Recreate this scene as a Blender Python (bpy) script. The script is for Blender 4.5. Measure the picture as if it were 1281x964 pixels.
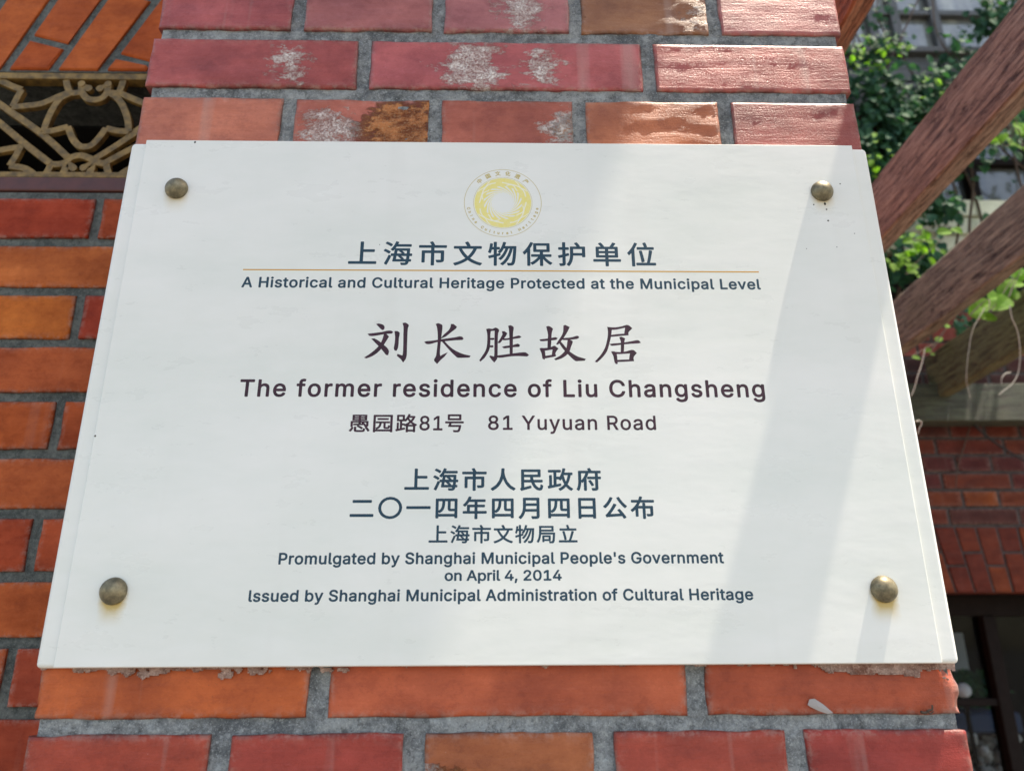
import bpy, bmesh, math, random
from mathutils import Vector, Matrix, noise
from mathutils.geometry import delaunay_2d_cdt
random.seed(7)
for o in list(bpy.data.objects): bpy.data.objects.remove(o)
sc = bpy.context.scene
col = sc.collection
RES_W, FPX, CX, CY = 1281.0, 972.0, 640.5, 482.0
# ------------------------------------------------------------------ camera
YAW, PITCH, ROLL = 0.02086, 0.33375, -0.00513
CAM = Vector((-0.00444, -0.56196, 0.00688))
cy_, sy_, cp_, sp_ = math.cos(YAW), math.sin(YAW), math.cos(PITCH), math.sin(PITCH)
FW = Vector((sy_*cp_, cy_*cp_, sp_)); R0 = Vector((cy_, -sy_, 0)); U0 = R0.cross(FW)
cr_, sr_ = math.cos(ROLL), math.sin(ROLL)
RT = cr_*R0 + sr_*U0; UP = -sr_*R0 + cr_*U0
cam = bpy.data.cameras.new('camera'); cam.sensor_width = 36; cam.lens = FPX/RES_W*36
cam.clip_start = 0.02; cam.clip_end = 500
co = bpy.data.objects.new('camera', cam); col.objects.link(co)
cam.dof.use_dof = True; cam.dof.focus_distance = 0.62; cam.dof.aperture_fstop = 7.6
M = Matrix((RT, UP, -FW)).transposed().to_4x4(); M.translation = CAM
co.matrix_world = M; sc.camera = co
def ray(x, y): return RT*((x-CX)/FPX) - UP*((y-CY)/FPX) + FW
def at(x, y, Y=0.0):                      # where the line of sight meets the vertical plane y = Y
    d = ray(x, y); return CAM + d*((Y-CAM.y)/d.y)
# ------------------------------------------------------------------ world, sun, exposure
SUN = Vector((0.36, -0.042, 1.0)).normalized()
w = bpy.data.worlds.new('World'); sc.world = w; w.use_nodes = True
nt = w.node_tree; bg = nt.nodes['Background']
sky = nt.nodes.new('ShaderNodeTexSky'); sky.sky_type = 'NISHITA'; sky.sun_disc = False
sky.sun_elevation = math.asin(SUN.z); sky.sun_rotation = math.atan2(SUN.x, SUN.y)
sky.air_density = 1.2; sky.dust_density = 2.0
nt.links.new(sky.outputs[0], bg.inputs[0]); bg.inputs[1].default_value = 0.15
sun = bpy.data.lights.new('sun', 'SUN'); sun.energy = 4.5; sun.angle = math.radians(0.53); sun.color = (1.0, 0.95, 0.87)
so = bpy.data.objects.new('sun', sun); col.objects.link(so)
so.rotation_euler = SUN.to_track_quat('Z', 'Y').to_euler(); so.location = (1, -1, 6)
sc.view_settings.view_transform = 'Standard'; sc.view_settings.look = 'None'
sc.view_settings.exposure = 1.36
sc.view_settings.use_white_balance = True; sc.view_settings.white_balance_temperature = 7350; sc.view_settings.white_balance_tint = 11; sc.view_settings.gamma = 1.0
sc.cycles.max_bounces = 8; sc.cycles.use_denoising = True
GROUND = -1.5
# ------------------------------------------------------------------ helpers
def tag(o, label=None, cat=None, group=None, kind=None):
    if label: o['label'] = label
    if cat: o['category'] = cat
    if group: o['group'] = group
    if kind: o['kind'] = kind
    return o
def empty(name, loc=(0, 0, 0), **k):
    o = bpy.data.objects.new(name, None); o.empty_display_size = .05; o.location = loc; col.objects.link(o)
    return tag(o, **k)
def obj(name, me, mat=None, parent=None, loc=None, rot=None):
    if isinstance(me, bmesh.types.BMesh):
        bm = me; me = bpy.data.meshes.new(name); bm.to_mesh(me); bm.free()
    if mat and not me.materials: me.materials.append(mat)
    o = bpy.data.objects.new(name, me); col.objects.link(o)
    if parent:
        o.parent = parent
        if parent.location.length and loc is None: loc = (0, 0, 0)
    if loc is not None: o.location = loc
    if rot is not None: o.rotation_euler = rot
    return o
def pydata(name, v, f):
    me = bpy.data.meshes.new(name); me.from_pydata([tuple(p) for p in v], [], f); me.update(); return me
def box(bm, lo, hi, mat=None):
    vs = [bm.verts.new((x, y, z)) for x in (lo[0], hi[0]) for y in (lo[1], hi[1]) for z in (lo[2], hi[2])]
    for f in ((0, 1, 3, 2), (4, 6, 7, 5), (0, 4, 5, 1), (2, 3, 7, 6), (0, 2, 6, 4), (1, 5, 7, 3)):
        bm.faces.new([vs[i] for i in f])
    return vs
def boxes(*bs):
    bm = bmesh.new()
    for lo, hi in bs: box(bm, lo, hi)
    bmesh.ops.recalc_face_normals(bm, faces=bm.faces); return bm
def bevel(o, wd, seg=2):
    m = o.modifiers.new('bevel', 'BEVEL'); m.width = wd; m.segments = seg; m.limit_method = 'ANGLE'; return o
def smooth(o):
    for p in o.data.polygons: p.use_smooth = True
    return o
def grid_box(lo, hi, nx, nz, amp, seed, edge=0.002, chips=(), sc_=60.0, wob=0.0):
    """a brick: box whose face towards -y is a relief grid with worn, rounded edges"""
    v, f = [], []; edv = []
    X, Z = hi[0]-lo[0], hi[2]-lo[2]
    us = [0, .012, .03] + [i/nx for i in range(1, nx)] + [.97, .988, 1]
    ws = [0, .04, .09] + [i/nz for i in range(1, nz)] + [.91, .96, 1]
    us = sorted(set(us)); ws = sorted(set(ws)); nu, nw = len(us), len(ws)
    s = Vector((seed*3.17, seed*1.31, seed*.77))
    for j, b in enumerate(ws):
        for i, a in enumerate(us):
            x, z = lo[0]+a*X, lo[2]+b*Z
            ed = min(a*X, (1-a)*X, b*Z, (1-b)*Z); edv.append(max(0., 1-ed/.006))
            n = noise.noise(Vector((x*sc_*.5, 0, z*sc_*1.6))+s)+.5*noise.noise(Vector((x*sc_*2, 3, z*sc_*4))+s)
            y = lo[1] - n*amp
            n2 = noise.noise(Vector((x*45, 7, z*45))+s)
            if ed < edge*.6: y += edge*(.55+.6*abs(n2))
            if i in (0, nu-1): x += (1 if i == 0 else -1)*(.0014*(n2+.6)+wob*max(0, noise.noise(Vector((1, 9, z*60))+s)))
            if j in (0, nw-1): z += (1 if j == 0 else -1)*(.0013*(n2+.6))
            for (px, pz, pr, pd) in chips:
                d = math.hypot(x-px, z-pz)/pr + .5*n2
                if d < 1: y += pd*(1-d)**.5
            v.append((x, y, z))
    idx = lambda i, j: j*nu+i
    for j in range(nw-1):
        for i in range(nu-1): f.append((idx(i, j), idx(i+1, j), idx(i+1, j+1), idx(i, j+1)))
    rim = [idx(i, 0) for i in range(nu)]+[idx(nu-1, j) for j in range(1, nw)]+[idx(i, nw-1) for i in range(nu-2, -1, -1)]+[idx(0, j) for j in range(nw-2, 0, -1)]
    base = len(v)
    for k in rim: v.append((v[k][0], hi[1], v[k][2]))
    for k in range(len(rim)):
        k2 = (k+1) % len(rim); f.append((rim[k2], rim[k], base+k, base+k2))
    f.append(tuple(range(len(v)-1, base-1, -1)))
    me = pydata('brick', v, f); at_ = me.attributes.new('edge', 'FLOAT', 'POINT')
    for i_ in range(len(v)): at_.data[i_].value = edv[i_] if i_ < len(edv) else 1.
    for p in me.polygons[:(nu-1)*(nw-1)]: p.use_smooth = True
    return me
# ------------------------------------------------------------------ materials
def newmat(name):
    m = bpy.data.materials.new(name); m.use_nodes = True
    n = m.node_tree; return m, n, n.nodes['Principled BSDF']
def N(n, t, **k):
    x = n.nodes.new(t)
    for a, b in k.items():
        if a.startswith('i_'): x.inputs[int(a[2:])].default_value = b
        else: setattr(x, a, b)
    return x
def math_(n, op, a, b=None, c=None, clamp=False):
    x = n.nodes.new('ShaderNodeMath'); x.operation = op; x.use_clamp = clamp
    for i, q in enumerate((a, b, c)):
        if q is None: continue
        if isinstance(q, (int, float)): x.inputs[i].default_value = q
        else: n.links.new(q, x.inputs[i])
    return x.outputs[0]
def mix(n, fac, a, b, bt='MIX'):
    x = n.nodes.new('ShaderNodeMix'); x.data_type = 'RGBA'; x.blend_type = bt
    for i, q in ((0, fac), (6, a), (7, b)):
        if isinstance(q, (int, float)): x.inputs[i].default_value = q
        elif isinstance(q, tuple): x.inputs[i].default_value = q+(1,) if len(q) == 3 else q
        else: n.links.new(q, x.inputs[i])
    return x.outputs[2]
def tex(n, scale, detail=4, rough=.6, vec=None, sc3=None, off=None):
    if vec is None: vec = n.nodes.new('ShaderNodeTexCoord').outputs['Object']
    if off is not None:
        a = n.nodes.new('ShaderNodeVectorMath'); a.operation = 'ADD'; n.links.new(vec, a.inputs[0]); n.links.new(off, a.inputs[1]); vec = a.outputs[0]
    if sc3:
        mp = n.nodes.new('ShaderNodeMapping'); mp.inputs['Scale'].default_value = sc3; n.links.new(vec, mp.inputs[0]); vec = mp.outputs[0]
    t = n.nodes.new('ShaderNodeTexNoise'); t.inputs['Scale'].default_value = scale; t.inputs['Detail'].default_value = detail; t.inputs['Roughness'].default_value = rough
    n.links.new(vec, t.inputs['Vector']); return t.outputs[0]
def ramp(n, fac, *stops):
    r = n.nodes.new('ShaderNodeValToRGB'); e = r.color_ramp.elements
    while len(e) < len(stops): e.new(.5)
    for el, (p, c) in zip(e, stops):
        el.position = p; el.color = (c, c, c, 1) if isinstance(c, (int, float)) else tuple(c)+(1,)
    n.links.new(fac, r.inputs[0]); return r.outputs[0]
def bump(n, b, h, s, d=.001):
    x = n.nodes.new('ShaderNodeBump'); x.inputs['Strength'].default_value = s; x.inputs['Distance'].default_value = d
    n.links.new(h, x.inputs['Height']); n.links.new(x.outputs[0], b.inputs['Normal']); return x

def brick_material(name, gloss=.42, bumpd=.0006, dirt=.25, spec=.3):
    m, n, b = newmat(name)
    oi = N(n, 'ShaderNodeObjectInfo'); tc = N(n, 'ShaderNodeTexCoord').outputs['Object']
    cmb = N(n, 'ShaderNodeCombineXYZ'); r100 = math_(n, 'MULTIPLY', oi.outputs['Random'], 37.0)
    n.links.new(r100, cmb.inputs[0]); n.links.new(r100, cmb.inputs[2]); off = cmb.outputs[0]
    cloud = tex(n, 14, 5, .6, tc, (1, 1, 1.6), off)
    c = mix(n, ramp(n, cloud, (.36, 0), (.64, 1)), mix(n, 1.0, oi.outputs['Color'], (.74, .68, .70), 'MULTIPLY'), mix(n, 1.0, oi.outputs['Color'], (1.14, 1.16, 1.15), 'MULTIPLY'))
    wipe = tex(n, 60, 4, .7, tc, (.22, 1, 2.2), off)
    c = mix(n, math_(n, 'MULTIPLY', ramp(n, wipe, (.45, 0), (.75, 1)), .2), c, mix(n, 1.0, c, (.75, .55, .5), 'MULTIPLY'))
    # mortar smear and soot along the rim
    eg = N(n, 'ShaderNodeAttribute', attribute_type='GEOMETRY', attribute_name='edge').outputs['Fac']; en = tex(n, 120, 5, .75, tc, (1, 1, 1), off); en2 = tex(n, 22, 4, .7, tc, (1, 1, 1), off)
    em_ = math_(n, 'MULTIPLY', eg, ramp(n, en, (.46, 0), (.58, 1)))
    c = mix(n, math_(n, 'MULTIPLY', em_, .55), c, (.42, .30, .25))
    ed_ = math_(n, 'MULTIPLY', math_(n, 'MULTIPLY', eg, eg), ramp(n, en2, (.44, 0), (.58, 1)))
    c = mix(n, math_(n, 'MULTIPLY', ed_, .7), c, (.05, .03, .03))
    mott = tex(n, 42, 8, .82, tc, (1, 1, 1.3), off)
    c = mix(n, ramp(n, mott, (.40, .36), (.50, 0)), c, mix(n, 1.0, c, (.52, .40, .42), 'MULTIPLY'))
    c = mix(n, ramp(n, mott, (.54, 0), (.64, .45)), c, mix(n, 1.0, c, (1.3, 1.45, 1.6), 'MULTIPLY'))
    # pale vertical wash streaks and specks
    st = tex(n, 38, 3, .5, tc, (1, .2, .05), off)
    c = mix(n, math_(n, 'MULTIPLY', ramp(n, st, (.62, 0), (.72, 1)), dirt), c, (.46, .36, .32))
    sp = tex(n, 520, 3, .7, tc, None, off)
    c = mix(n, math_(n, 'MULTIPLY', ramp(n, sp, (.72, 0), (.78, 1)), .4), c, (.5, .42, .37))
    c = mix(n, math_(n, 'MULTIPLY', ramp(n, sp, (.27, 1), (.31, 0)), .6), c, (.06, .035, .03))
    # own marks of single bricks: lime crust and spalled patch, set per brick
    sx = N(n, 'ShaderNodeSeparateXYZ'); n.links.new(tc, sx.inputs[0])
    rough_n = tex(n, 55, 6, .75, tc, (1, 1, 1.8), off)
    fine = tex(n, 520, 4, .8, tc, None, off)
    def patch(px, pr, soft):
        a = N(n, 'ShaderNodeAttribute', attribute_type='OBJECT', attribute_name=px).outputs['Fac']
        r = N(n, 'ShaderNodeAttribute', attribute_type='OBJECT', attribute_name=pr).outputs['Fac']
        z_ = N(n, 'ShaderNodeAttribute', attribute_type='OBJECT', attribute_name='mark_z').outputs['Fac']
        dx = math_(n, 'SUBTRACT', sx.outputs[0], a); dz = math_(n, 'MULTIPLY', math_(n, 'SUBTRACT', sx.outputs[2], z_), 1.1)
        d = math_(n, 'SQRT', math_(n, 'ADD', math_(n, 'MULTIPLY', dx, dx), math_(n, 'MULTIPLY', dz, dz)))
        q = math_(n, 'SUBTRACT', r, d)
        q = math_(n, 'ADD', math_(n, 'MULTIPLY', q, 40.0), math_(n, 'MULTIPLY', math_(n, 'SUBTRACT', rough_n, .5), soft))
        ok = math_(n, 'GREATER_THAN', r, .0001)
        return math_(n, 'MULTIPLY', math_(n, 'MULTIPLY', q, 2.2, clamp=True), ok)
    spall = patch('spall_x', 'spall_r', 3.2); lime = patch('lime_x', 'lime_r', 4.5)
    spc = mix(n, ramp(n, rough_n, (.42, 0), (.6, 1)), (.2, .055, .02), (.62, .24, .09))
    spc = mix(n, ramp(n, fine, (.5, 0), (.7, .6)), spc, (.6, .42, .25))
    c = mix(n, spall, c, spc)
    lime = math_(n, 'MAXIMUM', lime, patch('lime2_x', 'lime2_r', 4.5))
    lm = math_(n, 'MULTIPLY', lime, ramp(n, fine, (.36, .2), (.52, .95)))
    c = mix(n, lm, c, mix(n, ramp(n, mott, (.42, 0), (.58, 1)), (.52, .38, .35), (.80, .75, .71)))
    n.links.new(c, b.inputs['Base Color'])
    rg = math_(n, 'ADD', ramp(n, wipe, (.3, gloss-.1), (.7, gloss+.16)), math_(n, 'MULTIPLY', math_(n, 'MAXIMUM', spall, lm), .45), clamp=True)
    n.links.new(rg, b.inputs['Roughness']); b.inputs['Specular IOR Level'].default_value = spec
    h = math_(n, 'ADD', math_(n, 'MULTIPLY', fine, .35), math_(n, 'MULTIPLY', wipe, .5))
    h = math_(n, 'ADD', h, math_(n, 'MULTIPLY', math_(n, 'MULTIPLY', spall, rough_n), 5.0))
    h = math_(n, 'ADD', h, math_(n, 'MULTIPLY', lm, .6))
    bump(n, b, h, 1.0, bumpd)
    return m
M_BRICK = brick_material('glazed_red_brick', .38, .0014, .32, .32)
M_BRICKL = brick_material('matt_orange_brick', .6, .0006, .08, .12)
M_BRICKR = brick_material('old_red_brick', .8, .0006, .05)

def mortar_material(name, c0, c1):
    m, n, b = newmat(name)
    a = tex(n, 26, 7, .75); g = tex(n, 700, 4, .85); g2 = tex(n, 130, 5, .75)
    c = mix(n, ramp(n, a, (.40, 0), (.60, 1)), c0, c1)
    c = mix(n, ramp(n, g2, (.52, 0), (.62, .5)), c, tuple(x*1.5 for x in c1)); c = mix(n, ramp(n, g2, (.38, .6), (.46, 0)), c, tuple(x*.5 for x in c0))
    c = mix(n, ramp(n, g, (.55, 0), (.7, .8)), c, tuple(min(1, x*2.0) for x in c1))
    c = mix(n, ramp(n, g, (.3, .8), (.42, 0)), c, tuple(x*.35 for x in c0))
    n.links.new(c, b.inputs['Base Color']); b.inputs['Roughness'].default_value = .9
    bump(n, b, math_(n, 'ADD', g, g2), 1.0, .0018); return m
M_MORT = mortar_material('grey_mortar', (.13, .145, .155), (.34, .365, .37))  # slight blue of the skylight put into the grey
M_MORTB = mortar_material('shade_darkened_mortar', (.035, .03, .03), (.07, .06, .055))  # rear wall joints, darkened to hold the shade there
M_MORTD = mortar_material('dark_mortar', (.075, .09, .085), (.16, .175, .16))

def wood_material(name, red=.0):
    m, n, b = newmat(name)
    oi = N(n, 'ShaderNodeObjectInfo'); tc = N(n, 'ShaderNodeTexCoord').outputs['Object']
    gr = tex(n, 60, 8, .8, tc, (2.6, .13, 2.6)); fl = tex(n, 260, 5, .8, tc, (1.2, .035, 1.2)); bl = tex(n, 5, 4, .6, tc, (1, .8, 1))
    wear = tex(n, 75, 6, .8, tc, (1, .2, 1))
    c = mix(n, ramp(n, gr, (.41, 0), (.59, 1)), mix(n, 1., oi.outputs['Color'], (.32, .27, .27), 'MULTIPLY'), mix(n, 1., oi.outputs['Color'], (1.6, 1.55, 1.45), 'MULTIPLY'))
    c = mix(n, ramp(n, fl, (.5, 0), (.58, .75)), c, mix(n, 1., oi.outputs['Color'], (2.3, 2.3, 2.1), 'MULTIPLY'))
    c = mix(n, ramp(n, wear, (.38, .85), (.46, 0)), c, (.028, .016, .013))
    c = mix(n, ramp(n, bl, (.52, 0), (.7, .25)), c, (.2, .10, .07) if red else (.15, .14, .07))
    n.links.new(c, b.inputs['Base Color']); b.inputs['Roughness'].default_value = .75
    bump(n, b, math_(n, 'ADD', math_(n, 'ADD', gr, math_(n, 'MULTIPLY', fl, .5)), math_(n, 'MULTIPLY', wear, .7)), 1.0, .006); return m
M_WOOD = wood_material('weathered_timber', 1); M_WOODG = wood_material('mossy_timber')

def simple(name, c, rough=.5, metal=0., bs=0., bscale=100, var=.0, vc=None, coat=0):
    m, n, b = newmat(name)
    b.inputs['Roughness'].default_value = rough; b.inputs['Metallic'].default_value = metal
    if var:
        t = tex(n, bscale, 4, .6); n.links.new(mix(n, ramp(n, t, (.35, 0), (.65, var)), c, vc or tuple(x*.5 for x in c)), b.inputs['Base Color'])
    else: b.inputs['Base Color'].default_value = c+(1,)
    if bs: bump(n, b, tex(n, bscale*2, 4, .6), 1.0, bs)
    if coat: b.inputs['Coat Weight'].default_value = coat
    return m
M_TEAL = simple('dark_teal_print', (.005, .036, .066), .7, var=.5, bscale=300, vc=(.014, .07, .11))
M_PLUM = simple('dark_plum_print', (.022, .006, .014), .7, var=.6, bscale=200, vc=(.075, .018, .045))
M_GOLD = simple('gold_print', (.60, .33, .04), .4)
M_YEL = simple('yellow_emblem_print', (.80, .71, .20), .4, var=.5, bscale=300, vc=(.78, .72, .42))
M_YEL2 = simple('faint_olive_print', (.52, .43, .17), .5)
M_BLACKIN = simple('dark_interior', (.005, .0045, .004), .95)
M_GRILLE = simple('tarnished_bronze', (.31, .19, .052), .6, .05, .0008, 90, 1., (.11, .07, .022))
M_REDWOOD = simple('dark_red_painted_wood', (.11, .028, .018), .5, 0, .0003, 60, .6, (.05, .016, .012))
M_DARKWOOD = simple('dark_painted_wood', (.012, .009, .008), .8, 0, .0004, 40, .5)
M_GREYWOOD = simple('grey_painted_timber', (.085, .09, .095), .6, 0, .0006, 30, .6, (.05, .055, .05))
M_CREAM = simple('pale_painted_board', (.62, .64, .50), .6, 0, .0004, 25, .5, (.42, .46, .36))
M_TENDRIL = simple('dry_pale_stem', (.45, .43, .38), .7)
M_STEM = simple('brown_vine_stem', (.07, .045, .03), .8)
M_CABLE = simple('black_cable', (.006, .006, .007), .5)
M_DARKWOOD.node_tree.nodes['Principled BSDF'].inputs['Specular IOR Level'].default_value = .1
M_BLUEIN = simple('navy_fabric', (.02, .035, .075), .8)
M_GREYIN = simple('pale_grey_stone', (.5, .5, .48), .8, 0, .003, 12, .9, (.06, .06, .06))
M_PANELIN = simple('grey_board', (.30, .34, .36), .7)
M_WHITEIN = simple('white_globe', (.75, .76, .78), .35)
M_GROUND = simple('grey_paving_stone', (.17, .155, .135), .85, 0, .002, 6, .7, (.10, .095, .085))
M_PAPER = simple('torn_white_paper', (.36, .33, .32), .8)
M_RES = mortar_material('pale_mortar_residue', (.24, .11, .08), (.50, .36, .31))
M_SPECK = simple('black_dirt_speck', (.015, .013, .01), .8)

def leaf_material(name, a, b_, tr=.45):
    m, n, b = newmat(name)
    g = N(n, 'ShaderNodeNewGeometry'); r = g.outputs['Random Per Island']
    c = mix(n, r, a, b_); v = tex(n, 60, 3, .6)
    c = mix(n, ramp(n, v, (.4, 0), (.7, .5)), c, tuple(x*1.6 for x in b_))
    n.links.new(c, b.inputs['Base Color']); b.inputs['Roughness'].default_value = .75; b.inputs['Specular IOR Level'].default_value = .25
    t = N(n, 'ShaderNodeBsdfTranslucent'); n.links.new(mix(n, 1., c, (1.6, 1.9, .7), 'MULTIPLY'), t.inputs[0])
    ms = N(n, 'ShaderNodeMixShader'); ms.inputs[0].default_value = tr
    out = n.nodes['Material Output']; n.links.new(b.outputs[0], ms.inputs[1]); n.links.new(t.outputs[0], ms.inputs[2]); n.links.new(ms.outputs[0], out.inputs[0])
    return m
M_LEAF = leaf_material('vine_leaf', (.008, .036, .034), (.035, .11, .05), .3)
M_LEAFB = leaf_material('young_vine_leaf', (.10, .22, .03), (.16, .30, .04), .6)

def glass_material(name, tint=(.75, .8, .82), rough=.0):
    m, n, b = newmat(name)
    b.inputs['Base Color'].default_value = tint+(1,); b.inputs['Roughness'].default_value = rough
    b.inputs['Transmission Weight'].default_value = 1.0; b.inputs['IOR'].default_value = 1.15
    bump(n, b, tex(n, 4, 2, .5), .3, .01); return m
M_GLASS = glass_material('window_glass'); 
def curtain_glass(name, k=1.):
    m, n, b = newmat(name)
    t = tex(n, 5, 4, .6, None, (1, 1, .7)); f = tex(n, 26, 2, .4, None, (1, 1, .05))
    c = mix(n, ramp(n, t, (.4, 0), (.6, 1)), tuple(k*q for q in (.10, .115, .11)), tuple(k*q for q in (.30, .32, .29))); c = mix(n, ramp(n, f, (.4, 0), (.7, .5)), c, tuple(k*q for q in (.08, .10, .13)))
    n.links.new(c, b.inputs['Base Color']); b.inputs['Roughness'].default_value = .25; b.inputs['Coat Weight'].default_value = 1.0; b.inputs['Coat Roughness'].default_value = .05
    return m
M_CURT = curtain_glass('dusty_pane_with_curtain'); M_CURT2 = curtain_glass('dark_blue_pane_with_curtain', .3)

def plaque_material():
    m, n, b = newmat('white_enamel_plate')
    tc = N(n, 'ShaderNodeTexCoord').outputs['Object']
    a = tex(n, 9, 5, .6, tc, (.5, 1, 1.4)); s = tex(n, 34, 5, .7, tc, (.5, 1, 1.3))
    c = mix(n, ramp(n, a, (.35, 0), (.68, 1)), (.71, .735, .69), (.80, .80, .765))
    c = mix(n, ramp(n, s, (.45, 0), (.8, .3)), c, (.84, .845, .82))
    vs = tex(n, 30, 4, .6, tc, (1, 1, .06)); c = mix(n, ramp(n, vs, (.56, 0), (.75, .3)), c, (.70, .70, .66))
    sp = N(n, 'ShaderNodeSeparateXYZ'); n.links.new(tc, sp.inputs[0])
    for (sx, sz, st) in SCREWS:                              # rust bleeding down under each dome screw
        dx = math_(n, 'ABSOLUTE', math_(n, 'SUBTRACT', sp.outputs[0], sx)); dz = math_(n, 'SUBTRACT', sz, sp.outputs[2])
        k = math_(n, 'ADD', math_(n, 'MULTIPLY', math_(n, 'SUBTRACT', .0105, dx), 150.), math_(n, 'MULTIPLY', math_(n, 'SUBTRACT', s, .5), 1.6))
        kz = math_(n, 'MULTIPLY', math_(n, 'SUBTRACT', .026, dz), 55., clamp=True)
        up = math_(n, 'MULTIPLY', math_(n, 'ADD', dz, .002), 300., clamp=True)
        q = math_(n, 'MULTIPLY', math_(n, 'MULTIPLY', math_(n, 'MULTIPLY', k, 1., clamp=True), math_(n, 'MULTIPLY', kz, kz)), math_(n, 'MULTIPLY', up, st), clamp=True)
        c = mix(n, q, c, (.55, .40, .14))
    n.links.new(c, b.inputs['Base Color'])
    n.links.new(ramp(n, s, (.3, .24), (.7, .38)), b.inputs['Roughness'])
    bump(n, b, math_(n, 'ADD', a, math_(n, 'MULTIPLY', s, .12)), 1.0, .0006); return m
SCREWS = [(-.2695, .3725, .6), (.2690, .3740, .6), (-.2690, .0500, 1.5), (.2685, .0495, 1.6)]
M_PLATE = plaque_material()
def brass():
    m, n, b = newmat('aged_brass')
    t = tex(n, 90, 5, .7); c = mix(n, ramp(n, t, (.38, 0), (.65, 1)), (.10, .09, .06), (.30, .25, .15))
    n.links.new(c, b.inputs['Base Color']); b.inputs['Metallic'].default_value = .55; n.links.new(ramp(n, t, (.3, .6), (.7, .42)), b.inputs['Roughness'])
    bump(n, b, t, 1, .0003); return m
M_BRASS = brass()

# ------------------------------------------------------------------ ground
def ground():
    n = 24; v = []; f = []
    for j in range(n+1):
        for i in range(n+1):
            x = (i/n-.5); y = (j/n-.5); v.append((x*abs(x)*1200, y*abs(y)*1200, GROUND))
    for j in range(n):
        for i in range(n): f.append((j*(n+1)+i, j*(n+1)+i+1, (j+1)*(n+1)+i+1, (j+1)*(n+1)+i))
    o = obj('ground', pydata('ground', v, f), M_GROUND); tag(o, kind='structure')
ground()

# ------------------------------------------------------------------ brick pier
PY = .008
PITCHZ = .0646; J0 = -.038
pier = empty('brick_pier', (0, PY, GROUND), label='red glazed brick pier behind the white plaque, standing forward of both walls', cat='brick pier')
POFF = Vector((0, PY, GROUND))
def child(name, me, mat, parent, off): 
    o = obj(name, me, mat, parent, loc=(-off.x, -off.y, -off.z)); return o
def setc(o, c): o.color = (c[0], c[1], c[2], 1)
AJ = [-.3165, -.188, -.059, .068, .198, .3165]; BJ = [-.3165, -.125, .133, .3165]
CR = (.42, .095, .09); SA = (.43, .15, .085); OR = (.42, .12, .035); RD = (.34, .065, .035)
special = {   # (course, index): colour, lime_x, lime_r, spall_x, spall_r, amp
 (9, 0): (CR, 0, 0, 0, 0, .0005), (9, 1): ((.40, .13, .12), 0, 0, 0, 0, .0005), (9, 2): ((.42, .15, .15), .02, .022, 0, 0, .0006),  # pink of the upper courses: sky sheen put into their colour
 (9, 3): ((.30, .13, .06), -.005, .05, .01, .06, .0012), (9, 4): ((.44, .14, .13), 0, 0, 0, 0, .00045),
 (8, 0): ((.40, .085, .075), -.19, .018, 0, 0, .0006), (8, 1): ((.42, .10, .10), -.026, .030, 0, 0, .0007), (8, 2): ((.41, .10, .085), 0, 0, 0, 0, .00045),
 (7, 0): ((.50, .16, .095), 0, 0, 0, 0, .0006), (7, 1): ((.42, .12, .08), -.152, .024, -.088, .038, .0016), (7, 2): ((.40, .11, .07), .056, .022, .06, .012, .0008),
 (7, 3): ((.46, .15, .07), 0, 0, 0, 0, .0009), (7, 4): ((.36, .09, .075), 0, 0, 0, 0, .00045),
 (0, 0): ((.50, .105, .026), 0, 0, 0, 0, .0005), (0, 1): ((.47, .10, .042), 0, 0, 0, 0, .0004), (0, 2): ((.40, .075, .03), 0, 0, 0, 0, .0006),
 (-1, 0): ((.42, .065, .035), 0, 0, 0, 0, .0004), (-1, 1): ((.36, .05, .035), 0, 0, 0, 0, .0004), (-1, 2): ((.40, .12, .045), -.052, .012, -.035, .014, .0006),
 (-1, 3): ((.40, .065, .04), 0, 0, 0, 0, .0005), (-1, 4): ((.35, .045, .035), 0, 0, 0, 0, .0006)}
def jz(k):
    return J0+PITCHZ*k
for k in range(-6, 17):
    js = BJ if k % 2 == 0 else AJ
    z0 = jz(k)+(.0056 if k > 0 else .0048); z1 = jz(k+1)-(.0048 if k > 0 else .0034)
    for i in range(len(js)-1):
        g = .0052 if k > 1 else .0062
        x0 = js[i]+(g if i else random.uniform(-.0015, .0015)); x1 = js[i+1]-(g if i < len(js)-2 else random.uniform(-.0015, .0015))
        s = special.get((k, i)); seen = s is not None
        if not s: s = (random.choice((CR, SA, OR, RD)), 0, 0, 0, 0, .0006)
        chips = []
        if k == 0 and i == 2: chips = [(x1, z0+.03, .009, .006), (x1, z0+.006, .006, .005), (x1, z1, .008, .005)]
        if k == 0 and i == 0: chips = [(x0, z1-.012, .008, .004), (x0, z0+.01, .005, .004)]
        if k == 7 and i == 1: chips = [(x0+.085, z0+.03, .035, .0016), (x0+.10, z0+.012, .004, .004)]
        if k == 9 and i == 3: chips = [(x0+.05, z0+.02, .05, .0012)]
        me = grid_box((x0, PY+random.uniform(-.0006, .0006), z0), (x1, PY+.24, z1), 44 if seen and x1-x0 > .14 else (24 if seen else 3), 12 if seen else 2, s[5] if seen else .0003, k*7+i+1, chips=chips,
                      wob=.0016 if i in (0, len(js)-2) else .0003)
        o = child('brick', me, M_BRICK, pier, POFF); v = random.uniform(.94, 1.06); setc(o, [c*v for c in s[0]])
        o['lime_x'], o['lime_r'], o['spall_x'], o['spall_r'] = float(s[1]), float(s[2]), float(s[3]), float(s[4]); o['mark_z'] = z0+.024
        if (k, i) == (8, 1): o['lime2_x'], o['lime2_r'] = .034, .018
        if (k, i) == (9, 3): o['lime2_x'], o['lime2_r'] = .18, .012
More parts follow.
